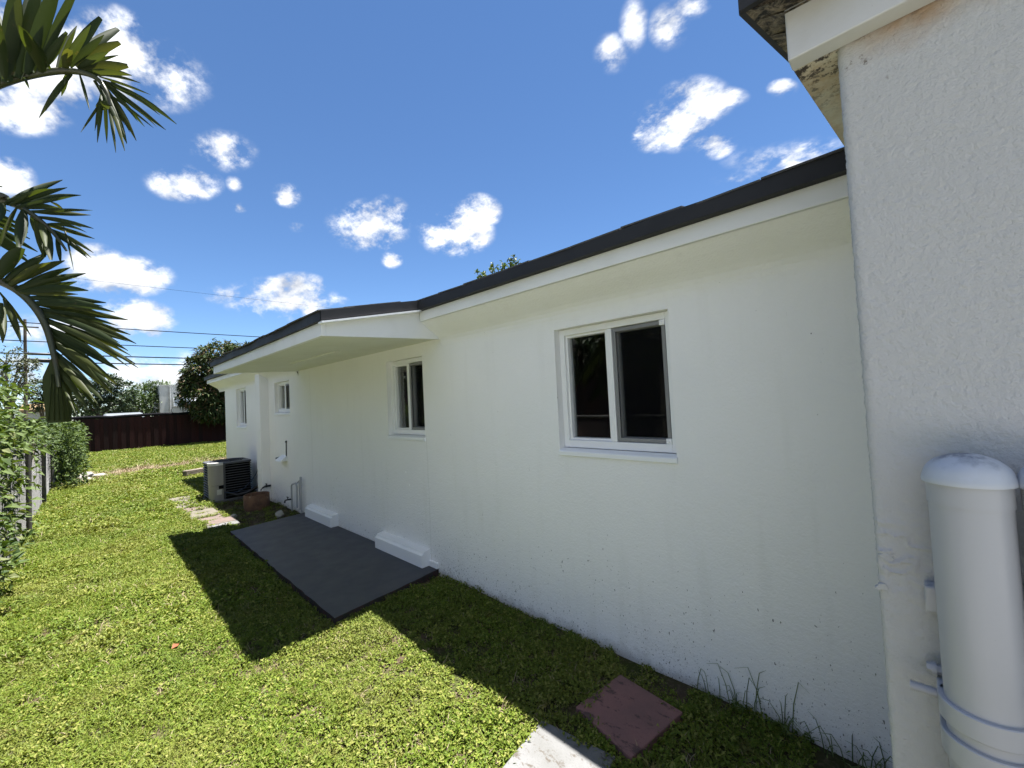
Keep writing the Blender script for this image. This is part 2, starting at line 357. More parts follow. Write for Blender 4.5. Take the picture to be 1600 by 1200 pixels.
WOOD = Mat('dark_red_fence_stain', (.030, .009, .008, 1), .85, spec=.2)
oi = WOOD.N('ShaderNodeObjectInfo').outputs['Random']
WOOD.over(WOOD.mr(oi, 0, 1, 0, .8), (.009, .005, .005, 1)).over(WOOD.mr(WOOD.noise(6, 6, stretch=(3, 3, .35)), .5, .75, 0, .7), (.014, .010, .009, 1))
WOOD.over(WOOD.mr(WOOD.noise(5, 6, .7, stretch=(3, 3, .5)), .66, .72, 0, .6), (.06, .045, .04, 1)).bump(WOOD.noise(9, 5, stretch=(4, 4, .4)), .5, .01)
TARP = Mat('black_fence_cap', (.012, .012, .014, 1), 1.0, spec=.0); TARP.bump(TARP.noise(6, 5), .5, .03)
BARK = Mat('bark', (.12, .095, .07, 1), .95); BARK.over(BARK.mr(BARK.noise(10, 7, stretch=(1, 1, .3)), .45, .6), (.06, .048, .036, 1)).bump(BARK.noise(16, 7, stretch=(1, 1, .3)), .9, .03)
PALMTR = Mat('palm_trunk', (.22, .20, .16, 1), .9); PALMTR.over(PALMTR.mr(PALMTR.noise(6, 5, stretch=(.4, .4, 6)), .5, .6), (.12, .11, .09, 1))
def leafmat(name, cols, tr, amt, rough=.45, inst=False, patch=None, spec=.5):
    m = Mat(name, cols[0], rough, spec=spec)
    r = m.N('ShaderNodeObjectInfo').outputs['Random'] if inst else m.N('ShaderNodeNewGeometry').outputs['Random Per Island']
    rp = m.N('ShaderNodeValToRGB'); m.l.new(r, rp.inputs[0]); el_ = rp.color_ramp.elements
    rp.color_ramp.interpolation = 'CONSTANT' if len(cols) > 3 and not inst else 'LINEAR'
    while len(el_) < len(cols): el_.new(.5)
    for i, c in enumerate(cols): el_[i].position = i / max(1, len(cols) - (0 if rp.color_ramp.interpolation == 'CONSTANT' else 1)); el_[i].color = c
    m.over(1.0, rp.outputs[0])
    if patch:
        for (sc, lo, hi, a, c) in patch: m.over(m.mr(m.noise(sc, 4), lo, hi, 0, a), c)
    hsv = m.N('ShaderNodeMix', data_type='RGBA', blend_type='MULTIPLY'); hsv.inputs['Factor'].default_value = 1
    m.l.new(m.col, hsv.inputs['A']); hsv.inputs['B'].default_value = tr
    m.translucent(hsv.outputs['Result'], amt); return m
LAWN = leafmat('lawn_leaf', [(0.0809, 0.1241, 0.0148, 1), (0.1199, 0.1647, 0.0194, 1), (0.1630, 0.2090, 0.0300, 1), (0.1043, 0.1470, 0.0212, 1), (0.2153, 0.2279, 0.0588, 1), (0.0913, 0.1329, 0.0170, 1)],
    (1.3, 1.25, .6, 1), .22, .5, patch=[(1.1, .45, .68, .5, (.17, .165, .045, 1)), (.8, .5, .7, .45, (.06, .105, .02, 1)), (7, .62, .74, .55, (.17, .12, .06, 1))], spec=.12)
DRYL = leafmat('dry_litter', [(0.1620, 0.1080, 0.0567, 1), (0.2295, 0.1688, 0.0945, 1), (0.0945, 0.0607, 0.0338, 1), (0.2700, 0.2160, 0.1350, 1)], (1.2, 1, .7, 1), .2, .8)
DARKL = leafmat('soil_litter', [(0.0900, 0.0600, 0.0350, 1), (0.1400, 0.1000, 0.0600, 1), (0.0500, 0.0350, 0.0250, 1), (0.1000, 0.1200, 0.0300, 1)], (1.2, 1, .7, 1), .15, .8)
PALM = leafmat('palm_leaf', [(0.0246, 0.0373, 0.0089, 1), (0.0175, 0.0292, 0.0105, 1), (0.0421, 0.0503, 0.0119, 1)], (2.6, 2.3, .8, 1), .24, .5, inst=True, spec=.15,
    patch=[(9, .6, .75, .5, (.04, .038, .012, 1)), (45, .66, .74, .5, (.08, .06, .03, 1))])
PALMR = Mat('palm_rachis', (.03, .036, .012, 1), .45); PALMR.over(PALMR.mr(PALMR.noise(14, 5), .45, .7), (.045, .035, .016, 1))
HEDGE = leafmat('hedge_leaf', [(0.0374, 0.0655, 0.0112, 1), (0.0580, 0.0936, 0.0169, 1), (0.0796, 0.1170, 0.0281, 1), (0.0263, 0.0515, 0.0103, 1), (0.1217, 0.1404, 0.0515, 1)], (1.4, 1.4, .6, 1), .22, .55, spec=.25)
VINE = leafmat('vine_leaf', [(0.0402, 0.0666, 0.0161, 1), (0.0574, 0.0895, 0.0207, 1), (0.0747, 0.1056, 0.0288, 1), (0.0252, 0.0459, 0.0126, 1)], (1.4, 1.4, .6, 1), .22, .6, spec=.2)
MANGO = leafmat('mango_leaf', [(0.0279, 0.0465, 0.0130, 1), (0.0372, 0.0605, 0.0168, 1), (0.0512, 0.0698, 0.0204, 1), (0.0224, 0.0390, 0.0121, 1), (0.1023, 0.0698, 0.0372, 1)], (1.3, 1.3, .6, 1), .15, .65, spec=.2)
TREED = leafmat('dark_tree_leaf', [(0.0225, 0.0432, 0.0162, 1), (0.0315, 0.0540, 0.0198, 1), (0.0405, 0.0675, 0.0225, 1), (0.0180, 0.0342, 0.0144, 1)], (1.3, 1.3, .6, 1), .15, .5)
TREEM = leafmat('mid_tree_leaf', [(0.0418, 0.0744, 0.0204, 1), (0.0558, 0.0912, 0.0241, 1), (0.0698, 0.1070, 0.0297, 1), (0.0326, 0.0576, 0.0186, 1)], (1.3, 1.3, .6, 1), .2, .5)
TREEA = leafmat('airy_tree_leaf', [(0.0540, 0.0675, 0.0315, 1), (0.0765, 0.0900, 0.0405, 1), (0.0405, 0.0540, 0.0270, 1), (0.0900, 0.0990, 0.0540, 1)], (1.3, 1.3, .6, 1), .2, .5)
WEED = leafmat('weed_leaf', [(0.1050, 0.1500, 0.0450, 1), (0.1500, 0.1950, 0.0600, 1), (0.0750, 0.1125, 0.0330, 1)], (1.3, 1.3, .6, 1), .25, .5)
BWALL = Mat('far_white_wall', (.42, .43, .43, 1), .8); BWALL.over(BWALL.mr(BWALL.noise(1.6, 7, .65), .48, .68, 0, .7), (.26, .26, .25, 1))
TAN = Mat('tan_roof', (.17, .115, .05, 1), .8); CARP = Mat('car_silver', (.20, .215, .225, 1), .3, .2); GDOOR = Mat('pale_blue_grey_shutter', (.36, .40, .44, 1), .5); CARG = Mat('car_glass', (.08, .10, .11, 1), .05)
BROWN = Mat('brown_neighbour_wall', (.05, .022, .018, 1), .85); BROWN.over(BROWN.mr(BROWN.noise(3, 5), .4, .7), (.035, .018, .016, 1))
ORANGE = Mat('orange_dead_leaf', (.22, .06, .02, 1), .6)
WIRE = Mat('wire', (.006, .006, .007, 1), .9, spec=.05)

# ------------------------------------------------------------------ ground
def grid(x0, x1, y0, y1, n, m, zf, name, mat):
    vs = []; fs = []
    for i in range(n + 1):
        for j in range(m + 1):
            x = x0 + (x1 - x0) * i / n; y = y0 + (y1 - y0) * j / m; vs.append((x, y, zf(x, y)))
    for i in range(n):
        for j in range(m):
            a = i * (m + 1) + j; fs.append((a, a + m + 1, a + m + 2, a + 1))
    b = MB(); b.add(vs, fs); o = b.build(name, mat, smooth=180); o['kind'] = 'structure'; return o
def lump(x, y): return .012 * math.sin(x * 3.1 + y * 1.7) * math.sin(y * 2.3 - x) + .008 * math.sin(x * 7 + 1) * math.sin(y * 6.1)
g = MB(); g.add([(-1500, -1500, -.03), (1500, -1500, -.03), (1500, 1500, -.03), (-1500, 1500, -.03)], [(0, 1, 2, 3)])
o = g.build('ground', FARG); o['kind'] = 'structure'
PALEC = Mat('pale_bounce_concrete', (.36, .355, .34, 1), .9); PALEC.over(PALEC.mr(PALEC.noise(1.5, 6), .4, .7), (.28, .275, .26, 1)).bump(PALEC.noise(30, 5), .3, .01)
g = MB(); g.box(-3.95, -.98, -9, 24, -.06, .02); o = g.build('bounce_ground', PALEC.m); o['kind'] = 'structure'  # pale ground past the fence, brightened and spread to bounce light onto the wall
g = MB(); g.box(-.9, 1.12, -14, -2.55, -.06, .02); o = g.build('bounce_ground', PALEC.m); o['kind'] = 'structure'  # unseen pale strip added behind the camera for more bounce on the house
grid(-5, 9.5, -2.5, 27.6, 60, 130, lambda x, y: lump(x, y) - .008, 'lawn_soil', SOIL)

# ------------------------------------------------------------------ house
H = thing('house', 'white stucco single storey house with charcoal roof edge and porch overhang', 'house', (2.3, 6, 0))
XW = 2.3
wins = [(.99, 1.81, 1.245, 2.08), (3.46, 4.16, 1.28, 2.08), (7.30, 8.07, 1.56, 2.09), (9.95, 10.74, 1.295, 2.115)]
def wall_holes(y0, y1, z0, z1, holes, x, depth, mb):
    ys = sorted({y0, y1} | {h[0] for h in holes} | {h[1] for h in holes})
    zs = sorted({z0, z1} | {h[2] for h in holes} | {h[3] for h in holes})
    for a, b in zip(ys, ys[1:]):
        for c, d in zip(zs, zs[1:]):
            if any(h[0] <= a and b <= h[1] and h[2] <= c and d <= h[3] for h in holes): continue
            mb.add([(x, a, c), (x, b, c), (x, b, d), (x, a, d)], [(0, 1, 2, 3)])
    for h in holes:
        a, b, c, d = h; q = x + depth
        mb.add([(x, a, c), (x, b, c), (x, b, d), (x, a, d), (q, a, c), (q, b, c), (q, b, d), (q, a, d)],
               [(0, 4, 5, 1), (1, 5, 6, 2), (2, 6, 7, 3), (3, 7, 4, 0)])
m = MB()
wall_holes(.10, 11.8, -.1, 2.125, wins, XW, .17, m)
# top of the wall rolls outward under the eave
prof = [(2.3, 2.125), (2.2965, 2.148), (2.287, 2.176), (2.270, 2.202), (2.245, 2.224), (2.205, 2.250), (2.15, 2.285), (2.085, 2.333)]
for (ya, yb) in ((.10, 3.126), (6.87, 12.4)):
    for p, q in zip(prof, prof[1:]): m.add([(p[0], ya, p[1]), (p[0], yb, p[1]), (q[0], yb, q[1]), (q[0], ya, q[1])], [(0, 1, 2, 3)])
m.add([(2.3, 3.126, 2.125), (2.3, 6.87, 2.125), (2.3, 6.87, 2.30), (2.3, 3.126, 2.30)], [(0, 1, 2, 3)])
m.build('wall', WALL.m, H, smooth=55)
m = MB(); m.add([(2.3, 11.8, -.1), (8, 11.8, -.1), (8, 11.8, 2.9), (2.3, 11.8, 2.35)], [(0, 1, 2, 3)])
m.add([(8, -5, -.1), (8, 11.8, -.1), (8, 11.8, 2.9), (8, -5, 2.9)], [(0, 1, 2, 3)])
m.build('wall', WALL.m, H, label='far end wall of the house')
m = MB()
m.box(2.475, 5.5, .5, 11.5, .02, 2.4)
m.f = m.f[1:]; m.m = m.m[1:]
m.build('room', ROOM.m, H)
# wing: near wall standing 1.15 m out
XG = 1.15
from mathutils import noise as mn
_p = atx(1392, 868, XG); PY, PZ = _p.y, _p.z
def relief(y, z):
    v = Vector((y * 105, z * 120, .3)); h_ = mn.noise(v * 1.15) * .00065 + mn.noise(v * 2.4) * .00042 + mn.noise(Vector((y * 9, z * 9, 4))) * .0012 + mn.noise(Vector((y * 26, z * 26, 9))) * .0005
    dz, dy = z - PZ, y - PY                                   # trowelled repair: wavy ridges
    k_ = math.exp(-(dz / .075) ** 2 - (dy / .06) ** 2)
    r_ = 1 - abs(mn.noise(Vector((y * 22 + mn.noise(Vector((y * 30, z * 30, 2))) * 1.5, z * 34, 7)))) * 2.2
    return h_ + k_ * max(0, r_ - .5) * .013
m = MB()
gy = [-.55 + (.07 + .55) * i / 180 for i in range(181)] + [.077, .082, .0855]
gz = [.80 + 1.55 * k / 440 for k in range(441)]
rows = []
for z in gz:
    rw_ = []
    for i, y in enumerate(gy):
        x = XG - relief(y, z)
        if i > 180: t = (y - .07) / .0155; x += .010 * t * t * t; y += mn.noise(Vector((z * 55, 2, 1))) * .0018 * t + mn.noise(Vector((z * 160, 2, 5))) * .0011 * t
        rw_.append((x, y, z))
    rw_.append((2.32, .05, z)); rows.append(rw_)
nn = len(rows[0]); m.add([p for r in rows for p in r], [(k * nn + i, k * nn + i + 1, (k + 1) * nn + i + 1, (k + 1) * nn + i) for k in range(440) for i in range(nn - 1)])
m.add([(XG, -.55, -.1), (XG, .078, -.1), (XG, .078, .8), (XG, -.55, .8), (2.32, .05, -.1), (2.32, .05, .8)], [(0, 1, 2, 3), (1, 4, 5, 2)])
m.add([(XG, -3.5, -.1), (XG, -.55, -.1), (XG, -.55, 2.35), (XG, -3.5, 2.35)], [(0, 1, 2, 3)])
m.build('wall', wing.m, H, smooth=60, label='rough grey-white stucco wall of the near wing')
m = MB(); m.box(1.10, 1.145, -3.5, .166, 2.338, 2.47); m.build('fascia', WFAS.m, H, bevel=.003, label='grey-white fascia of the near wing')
m = MB(); m.add([(1.145, -3.5, 2.343), (1.16, -3.5, 2.343), (1.16, .164, 2.343), (1.145, .164, 2.343)], [(0, 1, 2, 3)])
m.add([(1.16, .07, 2.343), (2.4, .03, 2.343), (2.4, .054, 2.343), (1.16, .164, 2.343)], [(0, 1, 2, 3)])
m.build('soffit', WSOF.m, H, label='brown-stained soffit of the near wing')
rz = lambda x: 2.452 + .213 * (x - 1.03)
m = MB()
for i in range(24):   # crumbling underside boards at the verge
    xa = 1.035 + i * .055; xb = xa + .055; ta, tb = (xa - 1.034) / 1.366, (xb - 1.034) / 1.366
    d = rnd.uniform(-.012, .006); va, vb_ = .228 - .108 * ta, .228 - .108 * tb; ia, ib = .168 - .10 * ta, .168 - .10 * tb
    m.add([(xa, .02, rz(xa) - .03), (xb, .02, rz(xb) - .03), (xb, ib, rz(xb) - .012 + d), (xa, ia, rz(xa) - .012 + d), (xb, vb_, rz(xb)), (xa, va, rz(xa))], [(0, 1, 2, 3), (3, 2, 4, 5)])
m.add([(1.04, .236, rz(1.04) + .03), (2.4, .126, rz(2.4) + .03), (2.4, -.3, rz(2.4) + .03), (1.04, -.3, rz(1.04) + .03)], [(0, 1, 2, 3)])
m.add([(1.035, -3.5, 2.452), (1.10, -3.5, 2.455), (1.10, .165, 2.455), (1.035, .228, 2.452)], [(0, 1, 2, 3)])
m.build('roof_board', ROT.m, H, label='rotten black and tan roof board at the wing corner')
m = MB(); m.box(1.02, 1.034, -3.5, .236, 2.45, 2.535)
m.add([(1.034, .228, rz(1.034)), (2.4, .12, rz(2.4)), (2.4, .132, rz(2.4)), (1.034, .240, rz(1.034)), (1.034, .228, rz(1.034) + .085), (2.4, .12, rz(2.4) + .085), (2.4, .132, rz(2.4) + .085), (1.034, .240, rz(1.034) + .085)],
      [(0, 1, 2, 3), (4, 5, 6, 7), (0, 1, 5, 4), (3, 2, 6, 7), (0, 3, 7, 4), (1, 2, 6, 5)])
m.build('drip_edge', DRIP.m, H, label='charcoal drip edge of the near wing')
m = MB(); m.add([(1.03, -3.6, 2.537), (1.03, .23, 2.537), (4.6, .12, 3.297), (4.6, -3.6, 3.297)], [(0, 1, 2, 3)]); m.build('roof', SHIN.m, H, label='shingle roof of the near wing')
# main eave: fascia, drip edge, roof
for (ya, yb) in ((.10, 3.12), (6.88, 12.5)):
    m = MB(); m.box(2.07, 2.11, ya, yb, 2.335, 2.422); m.build('fascia', WHITE.m, H, bevel=.003)
def drip(x, ya, yb, z0, z1):
    m = MB(); n = int((yb - ya) / .12)
    for i in range(n):
        a = ya + (yb - ya) * i / n; b = ya + (yb - ya) * (i + 1) / n; f = lambda t: .004 * math.sin(t * 5.3) + .003 * math.sin(t * 13.1)
        m.add([(x + f(a), a, z0), (x + f(b), b, z0), (x + f(b), b, z1), (x + f(a), a, z1), (x + .05, a, z0), (x + .05, b, z0), (x + .05, b, z1), (x + .05, a, z1)], [(0, 1, 2, 3), (0, 4, 5, 1), (3, 2, 6, 7)])
    return m
drip(2.024, .10, 3.07, 2.423, 2.498).build('drip_edge', DRIP.m, H)
drip(2.024, 6.93, 12.55, 2.423, 2.498).build('drip_edge', DRIP.m, H)
drip(1.19, 3.07, 6.93, 2.250, 2.330).build('drip_edge', DRIP.m, H)
# porch
sl = .213
m = MB(); m.box(1.215, 1.25, 3.126, 6.87, 2.148, 2.250); m.build('fascia', WHITE.m, H, bevel=.003, label='white front fascia of the porch roof')
gp = [(1.2505, 2.150), (2.30, 2.196), (2.30, 2.45), (2.06, 2.432), (1.2505, 2.254)]
m = MB(); m.prism(gp, 3.126, 3.166); m.build('gable_end', WHITE.m, H, label='near triangular end board of the porch roof')
m = MB(); m.prism(gp, 6.83, 6.87); m.build('gable_end', WHITE.m, H, label='far triangular end board of the porch roof')
m = MB(); m.add([(1.25, 3.166, 2.156), (2.3, 3.166, 2.205), (2.3, 6.83, 2.205), (1.25, 6.83, 2.156)], [(0, 1, 2, 3)]); m.build('soffit', SOFFIT.m, H, label='porch ceiling')
m = MB(); m.box(1.74, 1.80, 4.15, 5.45, 2.166, 2.178); m.build('soffit_strip', SOFFIT.m, H)
def rake(ya, yb, za, zb, name, mt, lab):
    m = MB()
    m.add([(1.195, ya, za + .0), (2.045, ya, za + sl * .85), (2.045, yb, za + sl * .85), (1.195, yb, za), (1.195, ya, zb), (2.045, ya, zb + sl * .85), (2.045, yb, zb + sl * .85), (1.195, yb, zb)],
          [(0, 1, 2, 3), (4, 5, 6, 7), (0, 1, 5, 4), (3, 2, 6, 7), (0, 3, 7, 4), (1, 2, 6, 5)])
    return m.build(name, mt, H, label=lab)
rake(3.07, 3.10, 2.255, 2.332, 'drip_edge', DRIP.m, 'sloping drip edge at the near end of the porch roof')
rake(6.90, 6.93, 2.255, 2.332, 'drip_edge', DRIP.m, 'sloping drip edge at the far end of the porch roof')
rake(3.055, 3.126, 2.232, 2.246, 'trim_strip', SILL.m, 'thin bright white strip under the porch drip edge')
zr = lambda x: 2.502 + sl * (x - 2.04)
m = MB()
m.add([(2.05, .09, zr(2.05)), (2.05, 12.55, zr(2.05)), (5.6, 12.55, zr(5.6)), (5.6, .09, zr(5.6)), (8.6, 12.55, zr(5.6) - 3 * sl), (8.6, .09, zr(5.6) - 3 * sl)], [(0, 1, 2, 3), (3, 2, 4, 5)])
m.add([(1.20, 3.075, zr(1.20)), (2.05, 3.075, zr(2.05)), (2.05, 6.925, zr(2.05)), (1.20, 6.925, zr(1.20))], [(0, 1, 2, 3)])
m.add([(2.11, .1, 2.42), (2.11, 12.5, 2.42), (2.3, 12.5, 2.45), (2.3, .1, 2.45)], [(0, 1, 2, 3)])
ROOF = m.build('roof', SHIN.m, H)
# shingle tabs along the edges
def tab_mesh(dz):
    b = MB(); b.add([(-.018, 0, 0), (.26, 0, sl * .28 + dz), (.26, .33, sl * .28), (-.018, .33, 0), (-.018, 0, .009), (.26, 0, sl * .28 + .009 + dz), (.26, .33, sl * .28 + .009), (-.018, .33, .009)],
                    [(0, 1, 2, 3), (4, 5, 6, 7), (0, 1, 5, 4), (3, 2, 6, 7), (0, 3, 7, 4), (1, 2, 6, 5)])
    me = bpy.data.meshes.new('shingle'); me.from_pydata(b.v, [], b.f); me.materials.append(SHIN.m); return me
tabs = [tab_mesh(rnd.uniform(0, .006)) for _ in range(4)]
def tab_row(x, ya, yb, off):
    y = ya - off
    while y < yb - .1:
        o = bpy.data.objects.new('shingle', rnd.choice(tabs)); C.objects.link(o); o.parent = ROOF
        o.location = (x + rnd.uniform(-.004, .004), max(y, ya), zr(x) + .002 + rnd.uniform(-.012, .002)); o.rotation_euler = (rnd.uniform(-.02, .02), 0, 0)
        y += .335
for r in range(2):
    x = 2.04 + r * .2
    tab_row(x, .10, 3.06 if r == 0 else 12.4, r * .16)
    if r == 0: tab_row(x, 6.93, 12.5, 0)
for r in range(4): tab_row(1.19 + r * .2, 3.07, 6.9, (r % 2) * .16)
# pilaster
m = MB(); m.box(2.16, 2.302, 8.43, 8.70, -.1, 2.31); m.build('pilaster', WALL.m, H, bevel=.008)
# blocks on the slab
for (a, b, z) in ((5.57, 6.49, .205), (3.46, 4.38, .20)):
    m = MB()
    m.prism([(2.302, -.02), (2.202, -.02), (2.200, z - .035), (2.222, z - .022), (2.228, z - .005), (2.302, z + .006)], a, b)
    m.build('plinth_block', PLIN.m, H, bevel=.004)
m = MB(); m.box(2.278, 2.302, 3.33, 3.458, -.02, .105); m.build('plinth_block', PLIN.m, H, bevel=.006, label='low stub beside the nearer plinth block')
# windows
def ring(mb, x0, x1, y0, y1, z0, z1, t, tb=None):
    tb = tb or t
    mb.box(x0, x1, y0, y0 + t, z0, z1); mb.box(x0, x1, y1 - t, y1, z0, z1)
    mb.box(x0, x1, y0 + t, y1 - t, z0, z0 + tb); mb.box(x0, x1, y0 + t, y1 - t, z1 - t, z1)
def window(y0, y1, z0, z1, lab, scr=True):
    m = MB(); ring(m, 2.352, 2.455, y0 + .002, y1 - .002, z0 + .012, z1 - .002, .042, .05)
    ym = (y0 + y1) / 2 + .01
    m.box(2.358, 2.45, ym - .018, ym + .022, z0 + .062, z1 - .044)
    W = m.build('window', VINYL.m, H, bevel=.004, label=lab)
    m = MB(); ring(m, 2.372, 2.43, ym + .022, y1 - .044, z0 + .062, z1 - .044, .016); m.build('sash', VINYL.m, W, bevel=.002, label='fixed sash on the left')
    m = MB(); m.box(2.405, 2.411, ym + .037, y1 - .059, z0 + .077, z1 - .059); m.build('pane', GLASS.m, W)
    m = MB(); ring(m, 2.388, 2.43, y0 + .044, ym - .018, z0 + .062, z1 - .044, .03); m.build('sash', VINYL.m, W, bevel=.002, label='sliding sash on the right')
    m = MB(); m.box(2.412, 2.418, y0 + .072, ym - .046, z0 + .090, z1 - .072); m.build('pane', GLASS.m, W)
    if scr:
        m = MB(); ring(m, 2.362, 2.376, y0 + .05, ym - .022, z0 + .066, z1 - .05, .022); m.build('screen_frame', SCRF.m, W, bevel=.002)
        m = MB(); m.add([(2.369, y0 + .072, z0 + .088), (2.369, ym - .044, z0 + .088), (2.369, ym - .044, z1 - .072), (2.369, y0 + .072, z1 - .072)], [(0, 1, 2, 3)]); m.build('insect_screen', SCREEN.m, W)
        for zz in (z0 + .078, z1 - .062):
            m = MB(); m.box(2.350, 2.363, y0 + .046, y0 + .078, zz - .016, zz + .016); m.bar((2.344, y0 + .062, zz), (2.351, y0 + .062, zz), .006); m.build('screen_clip', VINYL.m, W, bevel=.002)
    m = MB(); m.prism([(2.354, z0 + .010), (2.292, z0 - .002), (2.284, z0 - .008), (2.284, z0 - .036), (2.302, z0 - .04), (2.354, z0 - .04)], y0 - .006, y1 + .006); m.build('sill', SILL.m, W, bevel=.004)
window(*wins[0], 'nearest and largest-looking sliding window with screen clips')
window(*wins[1], 'sliding window under the porch roof')
window(*wins[2], 'small square window beyond the porch')
window(*wins[3], 'farthest tall window near the house corner')
# little lumps and screw heads on the wall
for (px, py, r) in ((1080, 674, .008), (548, 610, .007), (699, 634, .006), (634, 738, .008), (640, 758, .006), (853, 590, .005)):
    p = atx(px, py, 2.3); m = MB(); m.lathe([(0, -.006), (r, -.004), (r * .9, .004), (.0005, .006)], (0, 0, 0), 10)
    m.v = [(p.x + v[2], p.y + v[0], p.z + v[1]) for v in m.v]; m.build('wall_plug', WALL.m, H, smooth=60)
# raised repair patches on the near wing
def wobble_patch(cx, cz, pts, t):
    m = MB(); m.prism([(cx + a, cz + b) for a, b in pts], XG - t, XG + .01, 'X'); return m
for (px, py, s) in ((1386, 868, .55), (1378, 916, .5)):
    p = atx(px, py, XG)
    pts = [(s * .022 * math.cos(q) * rnd.uniform(.5, 1.25), s * .016 * math.sin(q) * rnd.uniform(.4, 1.5)) for q in [k * math.pi / 6 for k in range(12)]]
    wobble_patch(p.y, p.z, pts, .0035).build('stucco_patch', wing.m, H, bevel=.0015)

# ------------------------------------------------------------------ patio slab
m = MB(); X0, X1, Y0, Y1 = 1.27, 2.295, 3.26, 6.63; ZS = .052
q = [(X0, Y0 - .06), (X1, Y0 + .06), (X1, Y1 + .1), (X0 + .03, Y1 - .05)]; rim = []
for i in range(4):
    a, b = Vector(q[i]), Vector(q[(i + 1) % 4]); n_ = (14, 34, 14, 34)[i]; nr = Vector((b - a).normalized().yx); nr.y *= -1
    for k in range(n_): rim.append(a.lerp(b, k / n_) + nr * (rnd.uniform(-.005, .005) if i != 1 and k else 0))
nq = len(rim); m.mi = 0; m.add([(p.x, p.y, ZS) for p in rim], [tuple(range(nq))]); m.mi = 1
m.add([(p.x, p.y, ZS) for p in rim] + [(p.x, p.y, -.06) for p in rim], [(i, (i + 1) % nq, (i + 1) % nq + nq, i + nq) for i in range(nq)])
tag(m.build('patio_slab', [SLAB.m, SLABE.m], bevel=.008), 'dark slate grey painted concrete slab against the house wall under the porch roof', 'concrete slab')

# ------------------------------------------------------------------ pavers
def pav(name, quad, z0, z1, mat, label, cat, group=None):
    m = MB(); m.add([(x, y, z1) for x, y in quad] + [(x, y, z0) for x, y in quad], [(0, 1, 2, 3), (4, 5, 6, 7)] + [(i, (i + 1) % 4, (i + 1) % 4 + 4, i + 4) for i in range(4)])
    return tag(m.build(name, mat, bevel=.006), label, cat, group)
def sq(*px, z): return [tuple(atz(u, v, z)[:2]) for u, v in px]
pav('paver', sq((899, 1104), (969, 1053), (1067, 1112), (986, 1184), z=.035), -.02, .035, PRED.m, 'dull red square concrete paver in the shade near the wall', 'paver', 'square pavers by the wall')
g4 = sq((846, 1124), (962, 1181), z=.02); a, b = Vector(g4[0]), Vector(g4[1]); d = b - a; nrm = Vector((-d.y, d.x)) * 1.0
if nrm.x > 0: nrm = -nrm
pav('paver', [tuple(a), tuple(b), tuple(b + nrm), tuple(a + nrm)], -.03, .02, PGRY.m, 'pale grey square concrete paver half in sunlight at the bottom edge', 'paver', 'square pavers by the wall')
y = 7.10; k = 0
names = ['nearest whitish', 'second pinkish', 'third pinkish', 'fourth buff', 'fifth buff', 'sixth buff', 'seventh buff', 'eighth buff', 'ninth buff', 'farthest buff']
while k < 10:
    wd = .33 if k else .2
    cx = 1.31 + .02 * math.sin(k * 2.1) + (.03 if k < 3 else 0) - .012 * k; r = rnd.uniform(-.07, .07)
    qd = [(cx + dx * math.cos(r) - dy * math.sin(r), y + wd / 2 + dx * math.sin(r) + dy * math.cos(r)) for dx, dy in ((-.18, -wd / 2), (.19, -wd / 2), (.19, wd / 2), (-.18, wd / 2))]
    pav('path_paver', qd, -.03, .022 + rnd.uniform(-.006, .008), [PGRY.m, PATHA.m, PATHA.m, PATHB.m][min(k, 3)] if k != 5 else PATHA.m, names[k] + ' paver of the worn path leading towards the air conditioner', 'paver', 'path pavers beside the air conditioner')
    y += wd + .012; k += 1

# ------------------------------------------------------------------ conduit pipes on the near wing
def pipe(name, yc, r, label, ztop, straps):
    P = thing(name, label, 'pipe', (1.075, yc, 0), 'white pipes on the near wall')
    c = (1.075, yc, 0)
    m = MB(); m.lathe([(r, -.05), (r, ztop - .012)], c, 48); m.build('tube', PIPE.m, P, smooth=40)
    R = r * 1.035
    m = MB(); m.lathe([(r * .99, ztop - .042), (R, ztop - .042), (R, ztop - .004), (r * .9, ztop - .004)], c, 48); m.build('collar', PIPE.m, P, smooth=40)
    prof = [(R * .98, ztop - .006), (R * 1.085, ztop - .005), (R * 1.10, ztop), (R * 1.075, ztop + .006)]
    for k in range(1, 13):
        q = k / 12 * math.pi / 2; prof.append((R * 1.05 * math.cos(q) + .0002, ztop + .006 + .040 * math.sin(q)))
    m = MB(); m.lathe(prof, c, 48); m.build('cap', CAPM.m, P, smooth=40)
    for (zs, hgt) in straps:
        m = MB(); rr = r * 1.04
        m.lathe([(r, zs - hgt / 2), (rr + .0045, zs - hgt / 2), (rr + .006, zs - hgt / 2 + .0015), (rr + .006, zs + hgt / 2 - .0015), (rr + .0045, zs + hgt / 2), (r, zs + hgt / 2)], c, 48)
        m.build('strap', PIPE.m, P, smooth=30)
        m = MB(); m.box(1.085, 1.15, yc + r * .8, yc + r + .008, zs - hgt / 2, zs + hgt / 2); m.build('strap_bracket', PIPE.m, P, bevel=.003)
    return P
ZA, ZB = atx(1478, 1092, 1.085).z, atx(1480, 1132, 1.085).z - .006
P1 = pipe('conduit_pipe', -.050, .0515, 'fat white pipe with domed cap strapped to the near wall', 1.438, ((ZA, .036), (ZB - .006, .040)))
m = MB(); m.bar((1.095, -.01, ZA), (1.095, .046, ZA), .0078, n=16)
for k in range(14): m.bar((1.095, .012 + k * .0025, ZA), (1.095, .0132 + k * .0025, ZA), .0093, n=14)
m.build('bolt', PIPE.m, P1, smooth=40)
m = MB(); m.bar((1.125, -.01, ZA + .03), (1.125, .022, ZA + .03), .009, n=6); m.bar((1.125, .008, ZA + .03), (1.125, .016, ZA + .03), .012, n=12); m.build('bolt', PIPE.m, P1, smooth=40, label='upper nut of the clamp')
